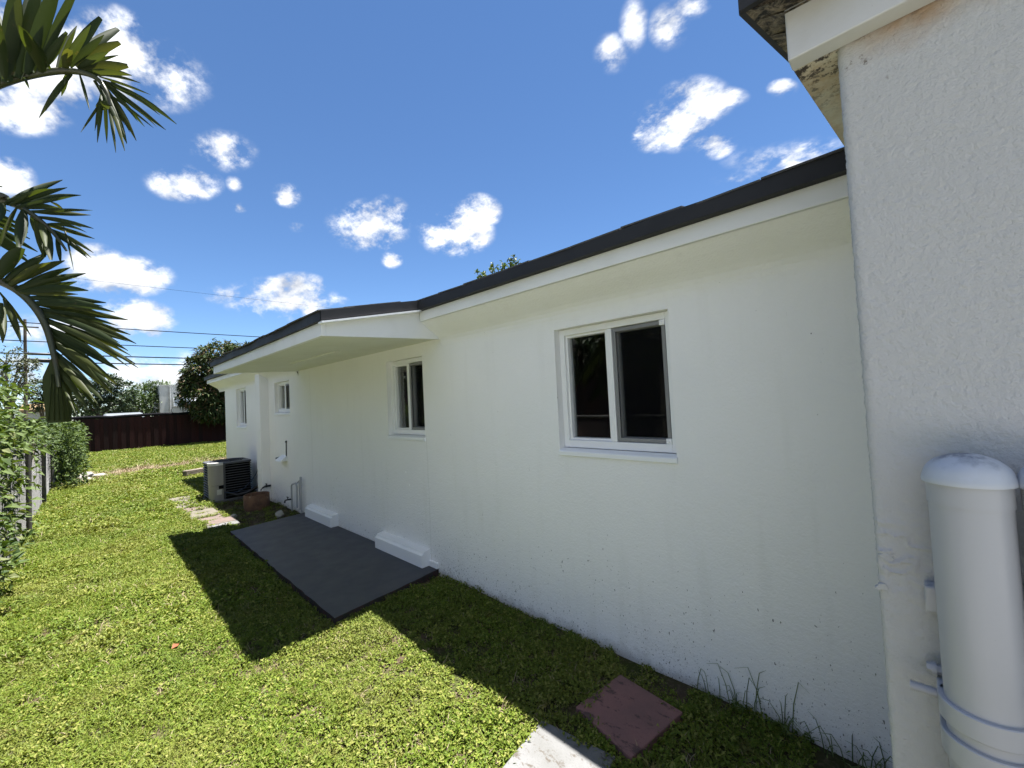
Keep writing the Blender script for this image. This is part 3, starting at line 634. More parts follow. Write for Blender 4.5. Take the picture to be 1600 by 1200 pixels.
m = MB(); m.box(1.118, 1.152, -.030, .0165, 1.172, 1.222); m.build('wall_block', PIPE.m, P1, bevel=.004)
P2 = pipe('conduit_pipe', -.1595, .049, 'white capped pipe cut off by the right edge of the photo', 1.437, ((1.085, .030),))

# ------------------------------------------------------------------ air conditioner
AC = thing('air_conditioner', 'grey outdoor air conditioner unit with dark louvred sides beside the house', 'air conditioner', (1.85, 9.45, 0))
ax0, ax1, ay0, ay1, az0, az1 = 1.52, 2.19, 9.13, 9.85, .04, .70
def rrect(x0, x1, y0, y1, r, n=6):
    pts = []
    for (cx, cy, a0) in ((x1 - r, y1 - r, 0), (x0 + r, y1 - r, 90), (x0 + r, y0 + r, 180), (x1 - r, y0 + r, 270)):
        for k in range(n + 1):
            q = math.radians(a0 + 90 * k / n); pts.append((cx + r * math.cos(q), cy + r * math.sin(q)))
    return pts
m = MB(); m.prism(rrect(ax0 + .02, ax1 - .02, ay0 + .02, ay1 - .02, .07), az0, az1 - .03, 'Z'); m.build('coil', ACD.m, AC, smooth=40)
m = MB(); m.prism(rrect(ax0 - .03, ax1 + .03, ay0 - .03, ay1 + .03, .09), -.03, az0, 'Z'); m.build('base_pad', PGRY.m, AC, bevel=.01)
m = MB(); m.prism(rrect(ax0, ax1, ay0, ay1, .09), az1 - .035, az1, 'Z'); m.build('top_cover', ACL.m, AC, smooth=40, bevel=.006)
m = MB()
for k in range(7): 
    rr = .05 + k * .036
    pts = [(1.86 + rr * math.cos(t * math.pi / 16), 9.5 + rr * math.sin(t * math.pi / 16), az1 + .012) for t in range(33)]
    m.tube(pts, .004, 5)
for k in range(8):
    q = k * math.pi / 4; m.bar((1.86, 9.5, az1 + .02), (1.86 + .28 * math.cos(q), 9.5 + .28 * math.sin(q), az1 + .004), .005, n=5)
m.build('fan_guard', BLACK.m, AC)
for k in range(13):
    z = az0 + .045 + k * .0455
    m = MB(); o_ = rrect(ax0, ax1, ay0, ay1, .09, 5); i_ = rrect(ax0 + .025, ax1 - .025, ay0 + .025, ay1 - .025, .07, 5); nn = len(o_)
    m.add([(x, yy, z) for x, yy in o_] + [(x, yy, z + .014) for x, yy in i_] + [(x, yy, z + .008) for x, yy in o_],
          [(i, (i + 1) % nn, nn + (i + 1) % nn, nn + i) for i in range(nn)] + [(i, (i + 1) % nn, 2 * nn + (i + 1) % nn, 2 * nn + i) for i in range(nn)])
    m.build('louver', ACL.m, AC)
# rounded control corner on the -x/-y corner
def cornerpan(x0, y0, w1, w2, r, t, za, zb):
    outp = [(x0 - t, y0 + w2)] + [(x0 + r - (r + t) * math.cos(math.radians(a)), y0 + r - (r + t) * math.sin(math.radians(a))) for a in range(0, 91, 15)] + [(x0 + w1, y0 - t)]
    inp = [(x, y) for x, y in [(x0 + w1, y0 + .02), (x0 + r, y0 + r), (x0 + .02, y0 + w2)]]
    m = MB(); m.prism(outp + inp, za, zb, 'Z'); return m
cornerpan(ax0, ay0, .20, .14, .09, .008, az0 + .27, az1 - .035).build('corner_panel', ACP.m, AC, smooth=40)
cornerpan(ax0, ay0, .20, .14, .09, .002, az0, az0 + .265).build('service_panel', ACP.m, AC, smooth=40, label='lower dented service panel')
cornerpan(ax0, ay0, .20, .16, .09, .012, az1 - .034, az1 + .012).build('corner_cap', ACT.m, AC, smooth=40)
m = MB(); m.box(ax0 + .10, ax0 + .17, ay0 - .012, ay0 - .002, az0 + .10, az0 + .19); m.build('rating_label', LABEL.m, AC)
m = MB(); m.box(ax0 + .13, ax0 + .20, ay0 - .006, ay0 + .01, az0 + .20, az0 + .26); m.build('valve_recess', ACD.m, AC)
m = MB(); m.box(ax0 + .205, ax0 + .235, ay0 - .006, ay0 + .02, az0, az1 - .036); m.build('side_rail', ACL.m, AC)
# refrigerant lines
m = MB(); m.tube([(1.76, 9.12, .16), (1.9, 9.02, .10), (2.05, 8.98, .12), (2.2, 8.92, .20), (2.24, 8.8, .27), (2.29, 8.75, .27)], [.022, .024, .026, .026, .024, .022], 8)
tag(m.build('insulated_pipe', BLACK.m, smooth=60), 'black insulated refrigerant pipe running from the air conditioner to the wall', 'pipe')
p0 = atx(407, 702, 2.25)
m = MB(); m.tube([p0, (2.27, 8.98, .62), (2.22, 9.0, .45), (2.14, 9.02, .32), (2.02, 9.03, .2), (1.9, 9.04, .155), (1.8, 9.07, .15), (1.73, 9.12, .17)], .009, 6)
tag(m.build('power_cable', BLUE.m, smooth=60), 'thin blue-black cable looping down from the wall to the air conditioner', 'cable')
m = MB(); m.bar((2.29, 8.40, .27), (2.20, 8.40, .27), .018); m.tube([(2.2, 8.40, .27), (2.17, 8.42, .25), (2.16, 8.5, .2)], .013); m.bar((2.22, 8.40, .25), (2.22, 8.40, .31), .008); m.bar((2.22, 8.365, .31), (2.22, 8.435, .31), .008)
tag(m.build('wall_valve', BLACK.m, smooth=60), 'dark valve sticking out of the wall beside the white pilaster', 'valve')
# drum
m = MB(); c = (1.97, 8.02, 0); m.lathe([(.185, -.03), (.19, .10), (.186, .23), (.183, .235), (.172, .232), (.17, .10), (.165, .05), (.001, .05)], c, 36)
tag(m.build('rusty_drum', RUST.m, smooth=40), 'low round rusty brown open drum on the bare soil', 'drum')
# plumbing riser
PL = thing('water_riser', 'white painted water pipe loop with a tap against the house wall', 'pipe', (2.24, 6.95, 0))
a = 2.245
m = MB(); m.tube([(a, 7.17, -.03), (a, 7.17, .40), (a, 7.15, .43), (a, 6.98, .47), (a, 6.95, .46), (a, 6.93, .42), (a, 6.93, .10)], .013, 10); m.build('riser_pipe', PIPE.m, PL, smooth=60)
m = MB(); m.bar((a + .01, 6.78, .02), (a + .01, 6.78, .56), .012, n=10); m.lathe([(0, .0), (.017, .0), (.017, .05), (.0, .06)], (a + .01, 6.78, .53), 10); m.build('riser_pipe', PIPE.m, PL, smooth=60)
m = MB(); m.bar((a + .01, 6.84, .08), (a + .01, 6.84, .52), .010, n=10); m.bar((a + .01, 6.84, .52), (a + .01, 6.95, .47), .010, n=10); m.build('riser_pipe', PIPE.m, PL, smooth=60)
m = MB(); m.bar((a, 7.17, .20), (a - .06, 7.19, .20), .013); m.tube([(a - .06, 7.19, .20), (a - .09, 7.2, .19), (a - .095, 7.2, .155)], .011); m.bar((a - .055, 7.19, .20), (a - .055, 7.19, .235), .006); m.bar((a - .055, 7.155, .238), (a - .055, 7.225, .238), .008); m.build('tap', BLACK.m, PL, smooth=60)
# vent hood
VH = thing('vent_hood', 'small white sloping vent hood on the wall with a thin dark cable above', 'vent', (2.3, 7.6, .8))
m = MB(); m.prism([(2.302, .86), (2.20, .79), (2.19, .765), (2.302, .765)], 7.50, 7.76); m.build('hood', SILL.m, VH, bevel=.004)
m = MB(); m.tube([(2.285, 7.50, .85), (2.288, 7.505, .95), (2.289, 7.50, 1.08)], .008, 6); m.lathe([(0, 0), (.016, .004), (.014, .03), (0, .034)], (2.288, 7.50, 1.07), 8); m.build('cable', BLACK.m, VH)
m = MB(); m.bar((2.3, 7.87, .80), (2.235, 7.87, .79), .02); m.build('cable_gland', ACL.m, VH)
# timber, rocks
p, q = Vector((1.72, 13.5, 0)), Vector((2.75, 13.95, 0)); ang = math.atan2(q.y - p.y, q.x - p.x)
m = MB(); m.box(0, (q - p).length, -.08, .08, -.03, .18, Matrix.Translation(p) @ Matrix.Rotation(ang, 4, 'Z'))
tag(m.build('timber_beam', TIMB.m, bevel=.012), 'weathered timber beam lying on the grass behind the air conditioner', 'timber')
def rock(name, c, s, mat, label, cat, group=None, seed=0):
    r = random.Random(seed); import bmesh
    bm = bmesh.new(); bmesh.ops.create_icosphere(bm, subdivisions=3, radius=1)
    ph = [(Vector((r.uniform(-1, 1), r.uniform(-1, 1), r.uniform(-1, 1))).normalized(), r.uniform(.55, .9)) for _ in range(14)]
    for v in bm.verts:
        k = 1
        for d, t in ph:
            dd = v.co.normalized().dot(d)
            if dd * k > t: k = t / dd
        v.co = Vector((v.co.x * s[0], v.co.y * s[1], v.co.z * s[2])) * k + Vector(c)
    me = bpy.data.meshes.new(name); bm.to_mesh(me); bm.free(); me.materials.append(mat)
    return tag(link(name, me), label, cat, group)
rock('rock', (-.03, 16.35, .06), (.26, .24, .16), ROCK.m, 'largest white rock on the grass at the left fence', 'rock', 'white rocks by the chain link fence', 1)
rock('rock', (.24, 16.2, .03), (.20, .16, .09), ROCK.m, 'flatter white rock to the right of the largest one', 'rock', 'white rocks by the chain link fence', 2)
rock('rock', (.02, 15.85, .02), (.17, .14, .07), ROCK.m, 'small white rock lying in front of the larger rocks', 'rock', 'white rocks by the chain link fence', 5)
rock('rock', (2.03, 7.02, .03), (.075, .065, .07), ROCK.m, 'fist-sized pale stone on the bare soil by the dark slab', 'rock', None, 3)
rock('rock', (1.56, 7.62, .02), (.05, .05, .05), ROCK.m, 'tiny pale stone on the bare soil between path and drum', 'rock', None, 4)
# ------------------------------------------------------------------ chain link fence
CF = thing('chain_link_fence', 'overgrown galvanised chain link fence along the left side of the lawn', 'fence', (-.62, 12, 0))
xf = lambda y: -.70 + .006 * y
for yv in (-1.0, 1.6, 4.2, 9.45, 12.2, 14.5, 17, 19.5, 22, 24.6, 27.2):
    m = MB(); h = 1.3; m.lathe([(.032, -.05), (.032, h), (.036, h), (.034, h + .03), (.001, h + .045)], (xf(yv) + .03, yv, 0), 12)
    m.build('post', POSTM.m, CF, smooth=50)
m = MB(); m.tube([(xf(-1), -1, 1.27), (xf(27), 27.2, 1.27)], .021, 8); m.build('top_rail', GALV.m, CF, smooth=60)
m = MB(); st = .075; hh = 1.22
yv = -1.0
while yv < 27:
    for sg in (1, -1):
        ya, yb = (yv, yv + hh) if sg > 0 else (yv + hh, yv)
        a = Vector((xf(ya) + sg * .003, ya, .03)); b = Vector((xf(yb) + sg * .003, yb, 1.25))
        m.bar(a, b, .0022, n=3, cap=False)
    yv += st * 1.0
m.build('wire_mesh', GALV.m, CF, kind='stuff')
# ------------------------------------------------------------------ foliage helpers
def leaf(mb, p, d, n, ln, wd, fold=.25, droop=.2):
    s_ = d.cross(n)
    if s_.length < 1e-4: s_ = d.orthogonal()
    s_.normalize(); n = s_.cross(d).normalized()
    a = p; b = p + d * ln * .45; c = p + d * ln - n * ln * droop
    l_ = b + s_ * wd * .5 + n * wd * fold; r_ = b - s_ * wd * .5 + n * wd * fold
    mb.add([a, l_, c, r_, b - n * .0], [(0, 4, 1), (4, 2, 1), (0, 3, 4), (4, 3, 2)])
def rv(r=rnd):
    while True:
        v = Vector((r.uniform(-1, 1), r.uniform(-1, 1), r.uniform(-1, 1)))
        if .05 < v.length < 1: return v.normalized()
def crown(blobs, n, ln, wd, clump=6, droop=.3, up=.35, r=rnd):
    mb = MB(); tot = sum(b[3] for b in blobs)
    for (c, rad, flat, wgt) in blobs:
        for _ in range(int(n * wgt / tot / clump)):
            d = rv(r); k = r.uniform(.55, 1.04) ** .6
            o = Vector(c) + Vector((d.x * rad, d.y * rad, d.z * rad * flat)) * k
            out = (d + Vector((0, 0, up)) + rv(r) * .5).normalized()
            for _ in range(clump):
                dd = (out + rv(r) * .9).normalized()
                L_ = ln * r.uniform(.6, 1.2)
                leaf(mb, o + rv(r) * ln * .5, dd, (Vector((0, 0, 1)) + rv(r) * .6).normalized(), L_, wd * r.uniform(.7, 1.2), .15, droop * r.uniform(.3, 1.5))
    return mb
def tree(name, label, base, trunk_h, blobs, mat, n, ln, wd, group=None, tr=.14, droop=.3, cat='tree', clump=6):
    T = thing(name, label, cat, base, group); b = Vector(base)
    m = MB(); top = b + Vector((0, 0, trunk_h))
    m.tube([b + Vector((0, 0, -.1)), b + Vector((.05, 0, trunk_h * .5)), top], [tr * 1.2, tr, tr * .8], 8)
    for (c, rad, fl, w_) in blobs:
        c = Vector(c); mid = top.lerp(c, .5) + rv() * rad * .15
        m.tube([b + Vector((0, 0, trunk_h * .75)), mid, c + Vector((0, 0, rad * .2))], [tr * .6, tr * .35, tr * .12], 6)
        for _ in range(5):
            e_ = c + rv() * rad * .75; m.tube([c.lerp(mid, .4), e_], [tr * .2, tr * .05], 4, False)
    m.build('trunk', BARK.m, T, smooth=60)
    crown(blobs, n, ln, wd, clump, droop).build('crown', mat, T)
    return T
# ------------------------------------------------------------------ hedge shrub at the left, by the chain link fence
HG = thing('hedge_shrub', 'light green leafy shrub pushing over the chain link fence at the left edge', 'shrub', (-1.1, 7.5, 0))
hb = []
for y_ in np.arange(4.6, 8.7, .5):
    for z_, rx in ((.45, .36), (1.0, .40), (1.5, .42), (1.9, .34)):
        hb.append(((-.985 - .035 * (y_ - 7) + rnd.uniform(-.06, .08), y_, z_ + rnd.uniform(-.1, .1)), rx + rnd.uniform(-.05, .08), .95, 1))
m = MB()
for yy_ in (5.2, 6.3, 7.4, 8.6):
    for k in range(3): m.tube([(-1.15, yy_, 0), (-1.1 + rnd.uniform(-.2, .25), yy_ + rnd.uniform(-.3, .3), .9), (-1.0 + rnd.uniform(-.3, .3), yy_ + rnd.uniform(-.4, .4), 1.8)], [.03, .02, .006], 5)
m.build('stem', BARK.m, HG)
crown(hb, 11000, .095, .046, 5, .35, .3).build('foliage', HEDGE.m, HG, kind='stuff')
# leaves that show largest, each its own piece
lm = []
for k in range(6):
    b = MB(); leaf(b, Vector((0, 0, 0)), Vector((0, .9, .25 - .1 * k)).normalized(), Vector((0, 0, 1)), .13, .058, .12 + .03 * k, .2 + .08 * k)
    me = bpy.data.meshes.new('leaf'); me.from_pydata(b.v, [], b.f); me.materials.append(HEDGE.m); lm.append(me)
for k in range(220):
    y_ = rnd.uniform(6.2, 8.3); z_ = rnd.uniform(.25, 2.1); bul = .10 * math.sin(y_ * 5 + z_ * 4) + rnd.uniform(-.08, .06)
    x_ = -.64 + bul + .12 * (1 - abs(z_ - 1.35))
    o = bpy.data.objects.new('leaf', rnd.choice(lm)); C.objects.link(o); o.parent = HG
    o.matrix_parent_inverse = Matrix.Translation(-Vector(HG.location)); o.location = (x_, y_, z_)
    o.rotation_euler = (rnd.uniform(-.9, .4), rnd.uniform(-.6, .6), rnd.uniform(-2.9, -.2)); s_ = rnd.uniform(.6, 1.05); o.scale = (s_, s_, s_)
VN = thing('vine', 'climbing vine heaped along the top and far end of the chain link fence', 'vine', (-.6, 15, 0))
vb = []
for y_ in np.arange(8.6, 14.6, .4): vb.append(((-.78 + rnd.uniform(-.1, .12), y_, 1.32 + rnd.uniform(-.1, .16)), .24 + rnd.uniform(0, .1), .8, 1))
for y_ in np.arange(14.4, 21, .5):
    for z_ in (.35, .85, 1.25): vb.append(((-.52 + rnd.uniform(-.12, .16), y_, z_), .34 + rnd.uniform(-.05, .1), .9, 1.3))
for y_ in np.arange(9.5, 21, .9): vb.append(((-1.3, y_, .8), .55, 1.1, 1.2))
m = MB()
for k in range(14):
    y_ = rnd.uniform(9, 20); m.tube([(-.68, y_, 0), (-.66, y_ + rnd.uniform(-.3, .3), .7), (-.6, y_ + rnd.uniform(-.8, .8), 1.4)], [.012, .009, .004], 4)
m.build('stem', BARK.m, VN)
crown(vb, 15000, .10, .05, 5, .3, .3).build('foliage', VINE.m, VN, kind='stuff')
# ------------------------------------------------------------------ back wooden fence
WF = thing('wooden_fence', 'dark reddish brown board fence across the back of the lawn', 'fence', (3, 27.5, 0))
x_ = -3.2; bm_ = []
for k in range(5):
    b = MB(); t = rnd.uniform(-.03, .03); b.box(-.008, .16, -.010, .010, .0, 1.60 + t, jit=.004)
    me = bpy.data.meshes.new('board'); me.from_pydata(b.v, [], b.f); me.materials.append(WOOD.m); bm_.append(me)
while x_ < 11:
    o = bpy.data.objects.new('board', rnd.choice(bm_)); C.objects.link(o); o.parent = WF
    o.matrix_parent_inverse = Matrix.Translation(-Vector(WF.location)); o.location = (x_, 27.5 + (.0115 if int((x_ + 4) / .15 + .5) % 2 else -.0115) + rnd.uniform(-.003, .003), .02); o.rotation_euler = (0, rnd.uniform(-.006, .006), rnd.uniform(-.02, .02))
    x_ += .15
for z_ in (.35, 1.3):
    m = MB(); m.box(-3.2, 11, 27.54, 27.58, z_, z_ + .09); m.build('rail', WOOD.m, WF)
for xx in np.arange(-3, 11, 2.4):
    m = MB(); m.box(xx, xx + .1, 27.585, 27.67, 0, 1.62); m.build('post', WOOD.m, WF)
m = MB(); pts = [(-3.2 + .5 * i, 27.52, 1.68 + .02 * math.sin(i * 1.3) + .012 * math.sin(i * 3.7)) for i in range(29)]; m.tube(pts, .07, 8); m.build('fence_cap', TARP.m, WF, smooth=60)
m = MB()
for x0_ in (3.3, 3.75, 4.2):
    m.tube([(x0_ + .26 * math.cos(t * math.pi / 12), 27.52 + .05 * t / 12, 1.86 + .22 * math.sin(t * math.pi / 12)) for t in range(25)], .012, 4)
m.build('wire_coil', GALV.m, WF)
# ------------------------------------------------------------------ far things
def blob(px, py, y, r, fl=.85, w=1): p = aty(px, py, y); return (tuple(p), r, fl, w)
tree('mango_tree', 'dense rounded dark tree rising behind the board fence at the house corner', (5.4, 28.6, 0), 2.0,
     [blob(342, 560, 26.9, 1.0), blob(318, 580, 26.9, .85), blob(312, 618, 26.7, .85), blob(345, 605, 26.9, 1.1), blob(375, 565, 27.2, 1.1), blob(330, 640, 26.7, .75), blob(365, 640, 26.7, .8), blob(385, 600, 27.0, 1.2), blob(300, 600, 26.7, .45)],
     MANGO.m, 17000, .25, .085, droop=.6, tr=.2, clump=9)
tree('tree', 'dark green tree in the middle distance behind the hanging palm frond', (.6, 40, 0), 2.2,
     [blob(150, 615, 40, .95), blob(165, 600, 40, .8), blob(185, 612, 40.5, .95), blob(135, 630, 40, .9), blob(190, 630, 40, .9), blob(165, 640, 40, .9)], TREED.m, 5000, .22, .11, 'trees beyond the board fence')
tree('tree', 'lighter green feathery tree left of the white far building', (3.2, 44, 0), 2.2,
     [blob(225, 615, 44, 1.0, .7), blob(245, 607, 44, .9, .6), blob(205, 625, 43, .9, .7), blob(240, 630, 43, .9), blob(258, 612, 44, .6, .5), blob(215, 640, 43, .9)], TREEM.m, 5000, .26, .09, 'trees beyond the board fence')
tree('tree', 'low dark bush-like tree seen left of the hanging palm frond', (-2.0, 42, 0), 1.6,
     [blob(70, 610, 42, .8), blob(82, 600, 42, .55), blob(95, 615, 42, .9), blob(60, 628, 42, .7), blob(110, 625, 42, .9), blob(120, 612, 41, .7)], TREED.m, 3200, .22, .10, 'trees beyond the board fence')
tree('tree', 'airy thin-leaved tree above the shrub at the left edge', (-2.0, 24, 0), 2.6,
     [blob(10, 560, 24, .55), blob(28, 575, 24, .5), blob(5, 590, 24, .6), blob(38, 598, 24, .4), blob(20, 610, 24, .55), blob(-20, 570, 24, .8), blob(45, 570, 24, .25)], TREEA.m, 1700, .13, .05, None, tr=.09, clump=5)
tree('tree', 'green tree crown peeping at the far right behind the mango tree', (9, 45, 0), 2.2, [blob(335, 635, 45, .8), (( 9, 45, 4), 1.6, .8, 2)], TREEM.m, 1500, .26, .1, 'trees beyond the board fence')
tl = [((x_, 58 + rnd.uniform(-3, 3), rnd.uniform(1.2, 2.6)), rnd.uniform(1.4, 2.2), .8, 1) for x_ in np.arange(-8, 22, 1.3)]
tag(crown(tl, 9000, .5, .26, 6, .3).build('distant_trees', TREED.m), 'low dark band of distant foliage behind the board fence', 'trees', kind='stuff')
# white building
WB = thing('white_building', 'flat-roofed white building seen above the board fence', 'building', (5, 42, 0))
p1, p2 = aty(249, 603, 42), aty(263, 603, 42)
m = MB(); m.box(p1.x, p1.x + 5.5, 42, 47, 0, p1.z); m.build('wall', BWALL.m, WB)
m = MB(); m.box(p1.x - .03, p1.x + 5.53, 41.97, 47.03, p1.z, p1.z + .08); m.build('roof', BWALL.m, WB)
m = MB(); q1 = aty(272, 622, 41.96); m.box(q1.x, q1.x + 1.3, 41.9, 41.999, q1.z - .62, q1.z); m.build('shutter', GDOOR.m, WB)
m = MB(); ring(m, 41.86, 41.90, q1.x - .05, q1.x + 1.35, q1.z - .67, q1.z + .05, .06); m.v = [(v[1], v[0], v[2]) for v in m.v]; m.build('window_frame', SILL.m, WB)
m = MB(); m.bar((p1.x + .62, 41.96, 0), (p1.x + .62, 41.96, p1.z - .1), .035); m.build('downpipe', BWALL.m, WB)
WB2 = thing('white_building', 'low white building glimpsed below the mango tree crown', 'building', (7.3, 38, 0))
m = MB(); q1 = aty(322, 632, 38); m.box(q1.x, q1.x + 5, 38, 42, 0, q1.z); m.build('wall', BWALL.m, WB2)
m = MB(); m.box(q1.x - .2, q1.x + 5.2, 37.8, 42.2, q1.z, q1.z + .12); m.build('roof', SILL.m, WB2)
TB = thing('low_building', 'low building with an ochre tan roof edge at the far left', 'building', (-2.5, 46, 0))
q1, q2 = aty(36, 632, 46), aty(84, 632, 46)
m = MB(); m.box(q1.x, q2.x, 46, 52, 0, q1.z - .55); m.build('wall', BWALL.m, TB)
m = MB(); m.prism([(46 - .2, q1.z - .56), (46 - .2, q1.z - .40), (49, q1.z + .1), (52, q1.z - .56)], q1.x - .2, q2.x + .2, 'X'); m.build('roof', TAN.m, TB)
# car beyond the fence
CAR = thing('parked_car', 'pale silver car whose roof shows above the board fence', 'car', (1.3, 31.5, 0))
cx0, cyc = .15, 31.4
side = [(29.6, .35), (29.6, .85), (29.8, .98), (30.6, 1.08), (31.1, 1.58), (31.6, 1.74), (32.5, 1.77), (33.4, 1.66), (33.9, 1.12), (34.1, .95), (34.1, .35)]
m = MB(); m.prism([(a, z * 1.06) for a, z in side], .62, 2.25, 'X'); CB = m.build('body', CARP.m, CAR, bevel=.12, smooth=40)
m = MB(); m.prism([(a, z * 1.06) for a, z in [(30.75, 1.10), (31.15, 1.5), (31.6, 1.62), (32.5, 1.64), (33.3, 1.56), (33.7, 1.12)]], .614, 2.256, 'X'); m.build('window', CARG.m, CAR)
for yy in (30.45, 33.2):
    for xx in (.60, 2.07):
        m = MB(); m.lathe([(.0, 0), (.2, 0), (.33, .02), (.33, .18), (.2, .2), (0, .2)], (0, 0, 0), 20); m.v = [(xx + v[2], yy + v[0], .33 + v[1]) for v in m.v]; m.build('wheel', BLACK.m, CAR)
# wires
for (z_, r_, y_, lab, xa, xb) in ((7.88, .022, 40, 'single wire second from the top over the far trees', -40, 60), (6.74, .022, 40.2, 'thin wire third from the top over the far trees', -40, 60), (5.95, .030, 40.4, 'thicker cable fourth from the top, just over the lowest', -40, 60), (5.46, .030, 40.6, 'lowest thick cable over the far trees', -40, 60), (11.1, .006, 40, 'faint topmost wire across the clouds', -40, 60)):
    m = MB(); m.tube([(x, y_, z_ + .0016 * (x - 3) ** 2 * (.3 if z_ < 11 else .15)) for x in np.linspace(xa, xb, 41)], r_ * 1.35, 5)
    tag(m.build('overhead_wire', WIRE.m), lab, 'wire', 'overhead wires beyond the trees')
for (px, py, y_, ln_, r_, lab) in ((60, 553, 40.4, 1.25, .085, 'upper dark splice case hanging on the cable at the far left'), (59, 563, 40.6, 1.35, .12, 'lower and thicker black splice case hanging on the cable at the far left')):
    p = aty(px, py, y_); m = MB(); x0_ = p.x - ln_ / 2
    pts = [(x0_, y_, p.z), (x0_ + .06, y_, p.z), (x0_ + ln_ - .06, y_, p.z), (x0_ + ln_, y_, p.z)]; m.tube(pts, [r_ * .5, r_, r_, r_ * .5], 10)
    for xx in (x0_ + .2, x0_ + ln_ - .2): m.bar((xx, y_, p.z), (xx, y_, p.z + r_ + .06), .02)
    tag(m.build('splice_case', BLACK.m, smooth=50), lab, 'cable box', 'splice cases on the cables')
UP = thing('utility_pole', 'slim dark utility pole behind the airy tree at the far left', 'utility pole', tuple(aty(40, 600, 41.2).xy) + (0,))
q1 = aty(40, 600, 41.2); m = MB(); m.tube([(q1.x, 41.2, -.1), (q1.x, 41.2, 4), (q1.x, 41.2, 8.3)], [.10, .09, .075], 10); m.build('pole', BARK.m, UP, smooth=60)
m = MB(); m.box(q1.x - .6, q1.x + .6, 41.05, 41.11, 7.75, 7.83); m.build('crossarm', BARK.m, UP)
m = MB(); m.tube([(q1.x + .08, 41.2, 7.4), (q1.x - 1.9, 39.5, .0)], .012, 4); m.build('guy_wire', WIRE.m, UP)
tree('tree', 'broad dark tree standing over the neighbour house nearest the palm', (-3.1, 4.6, 0), 1.8, [((-2.8, 4.3, 2.9), .95, .9, 1), ((-3.1, 5.3, 3.3), .9, .9, 1), ((-3.2, 4.5, 3.6), .8, .9, 1), ((-2.9, 5.6, 2.6), .7, .9, .7)], TREED.m, 4000, .16, .07, tr=.1)  # unseen tree, added to hide the sunlit neighbour roof from the window glass
tree('tree', 'second dark tree standing over the neighbour house farther along the fence', (-3.3, 12.6, 0), 1.8, [((-3.0, 12.2, 2.9), 1.1, .9, 1), ((-3.3, 13.6, 3.1), 1.0, .9, 1), ((-3.4, 11.2, 3.0), .9, .9, 1)], TREED.m, 3500, .18, .08, tr=.1)  # unseen tree, added to keep the porch window's reflection dark
# neighbour's brown wall beyond the hedge (mirrored in the windows)
NW = thing('neighbour_house', 'dark reddish brown house wall beyond the chain link fence', 'house', (-5, 3, 0))
m = MB(); m.box(-8, -4.0, 2.4, 18, 0, 2.7); m.build('wall', BROWN.m, NW)
m = MB(); m.prism([(-8.2, 2.7), (-3.6, 2.7), (-3.6, 2.8), (-5.8, 4.6), (-8.2, 2.8)], 2.1, 18.3); m.build('roof', SHIN.m, NW)

# ------------------------------------------------------------------ palm
PT = thing('palm_tree', 'palm tree whose dark fronds hang in from the left edge', 'palm', (-1.15, 2.7, 0))
crn = Vector((-1.05, 2.6, 2.35))
m = MB(); m.tube([(-1.15, 2.7, -.05), (-1.14, 2.7, .5), (-1.1, 2.65, 1.4), (-1.05, 2.6, 2.05)], [.13, .10, .09, .085], 14)
m.build('trunk', PALMTR.m, PT, smooth=60)
m = MB(); m.tube([(-1.05, 2.6, 2.0), (-1.05, 2.6, 2.2), crn], [.09, .10, .05], 12); m.build('crown_shaft', PALMR.m, PT, smooth=60)
def blade(a, b, wd, sag=.06, side=None, seg=6, tip=.12, bend=None, twist=0., base=.45):
    a, b = Vector(a), Vector(b); d = b - a; ln = d.length
    view = ((a + b) / 2 - Vector((0, 0, EYE))).normalized()
    s0 = d.cross(view)
    if s0.length < 1e-4: s0 = d.orthogonal()
    s0.normalize(); nn = s0.cross(d).normalized()
    mb = MB(); rows = []
    for i in range(seg + 1):
        t = i / seg
        prof_ = (base + (1 - base) * min(1, t / .3)) * (1 if t < .55 else 1 - (1 - tip) * ((t - .55) / .45) ** 1.6)
        c = a + d * t + Vector((0, 0, -sag * ln * (4 * t * (1 - t)))) * -1
        if bend: c += Vector(bend) * (4 * t * (1 - t)) * ln
        q = twist * (t - .3); s_ = s0 * math.cos(q) + nn * math.sin(q); n_ = nn * math.cos(q) - s0 * math.sin(q)
        hw = wd * prof_ / 2
        rows.append([c + s_ * hw + n_ * hw * .45, c, c - s_ * hw + n_ * hw * .45])
    mb.add([p for r in rows for p in r], [f for i in range(seg) for f in ((i * 3, i * 3 + 1, i * 3 + 4, i * 3 + 3), (i * 3 + 1, i * 3 + 2, i * 3 + 5, i * 3 + 4))])
    return mb
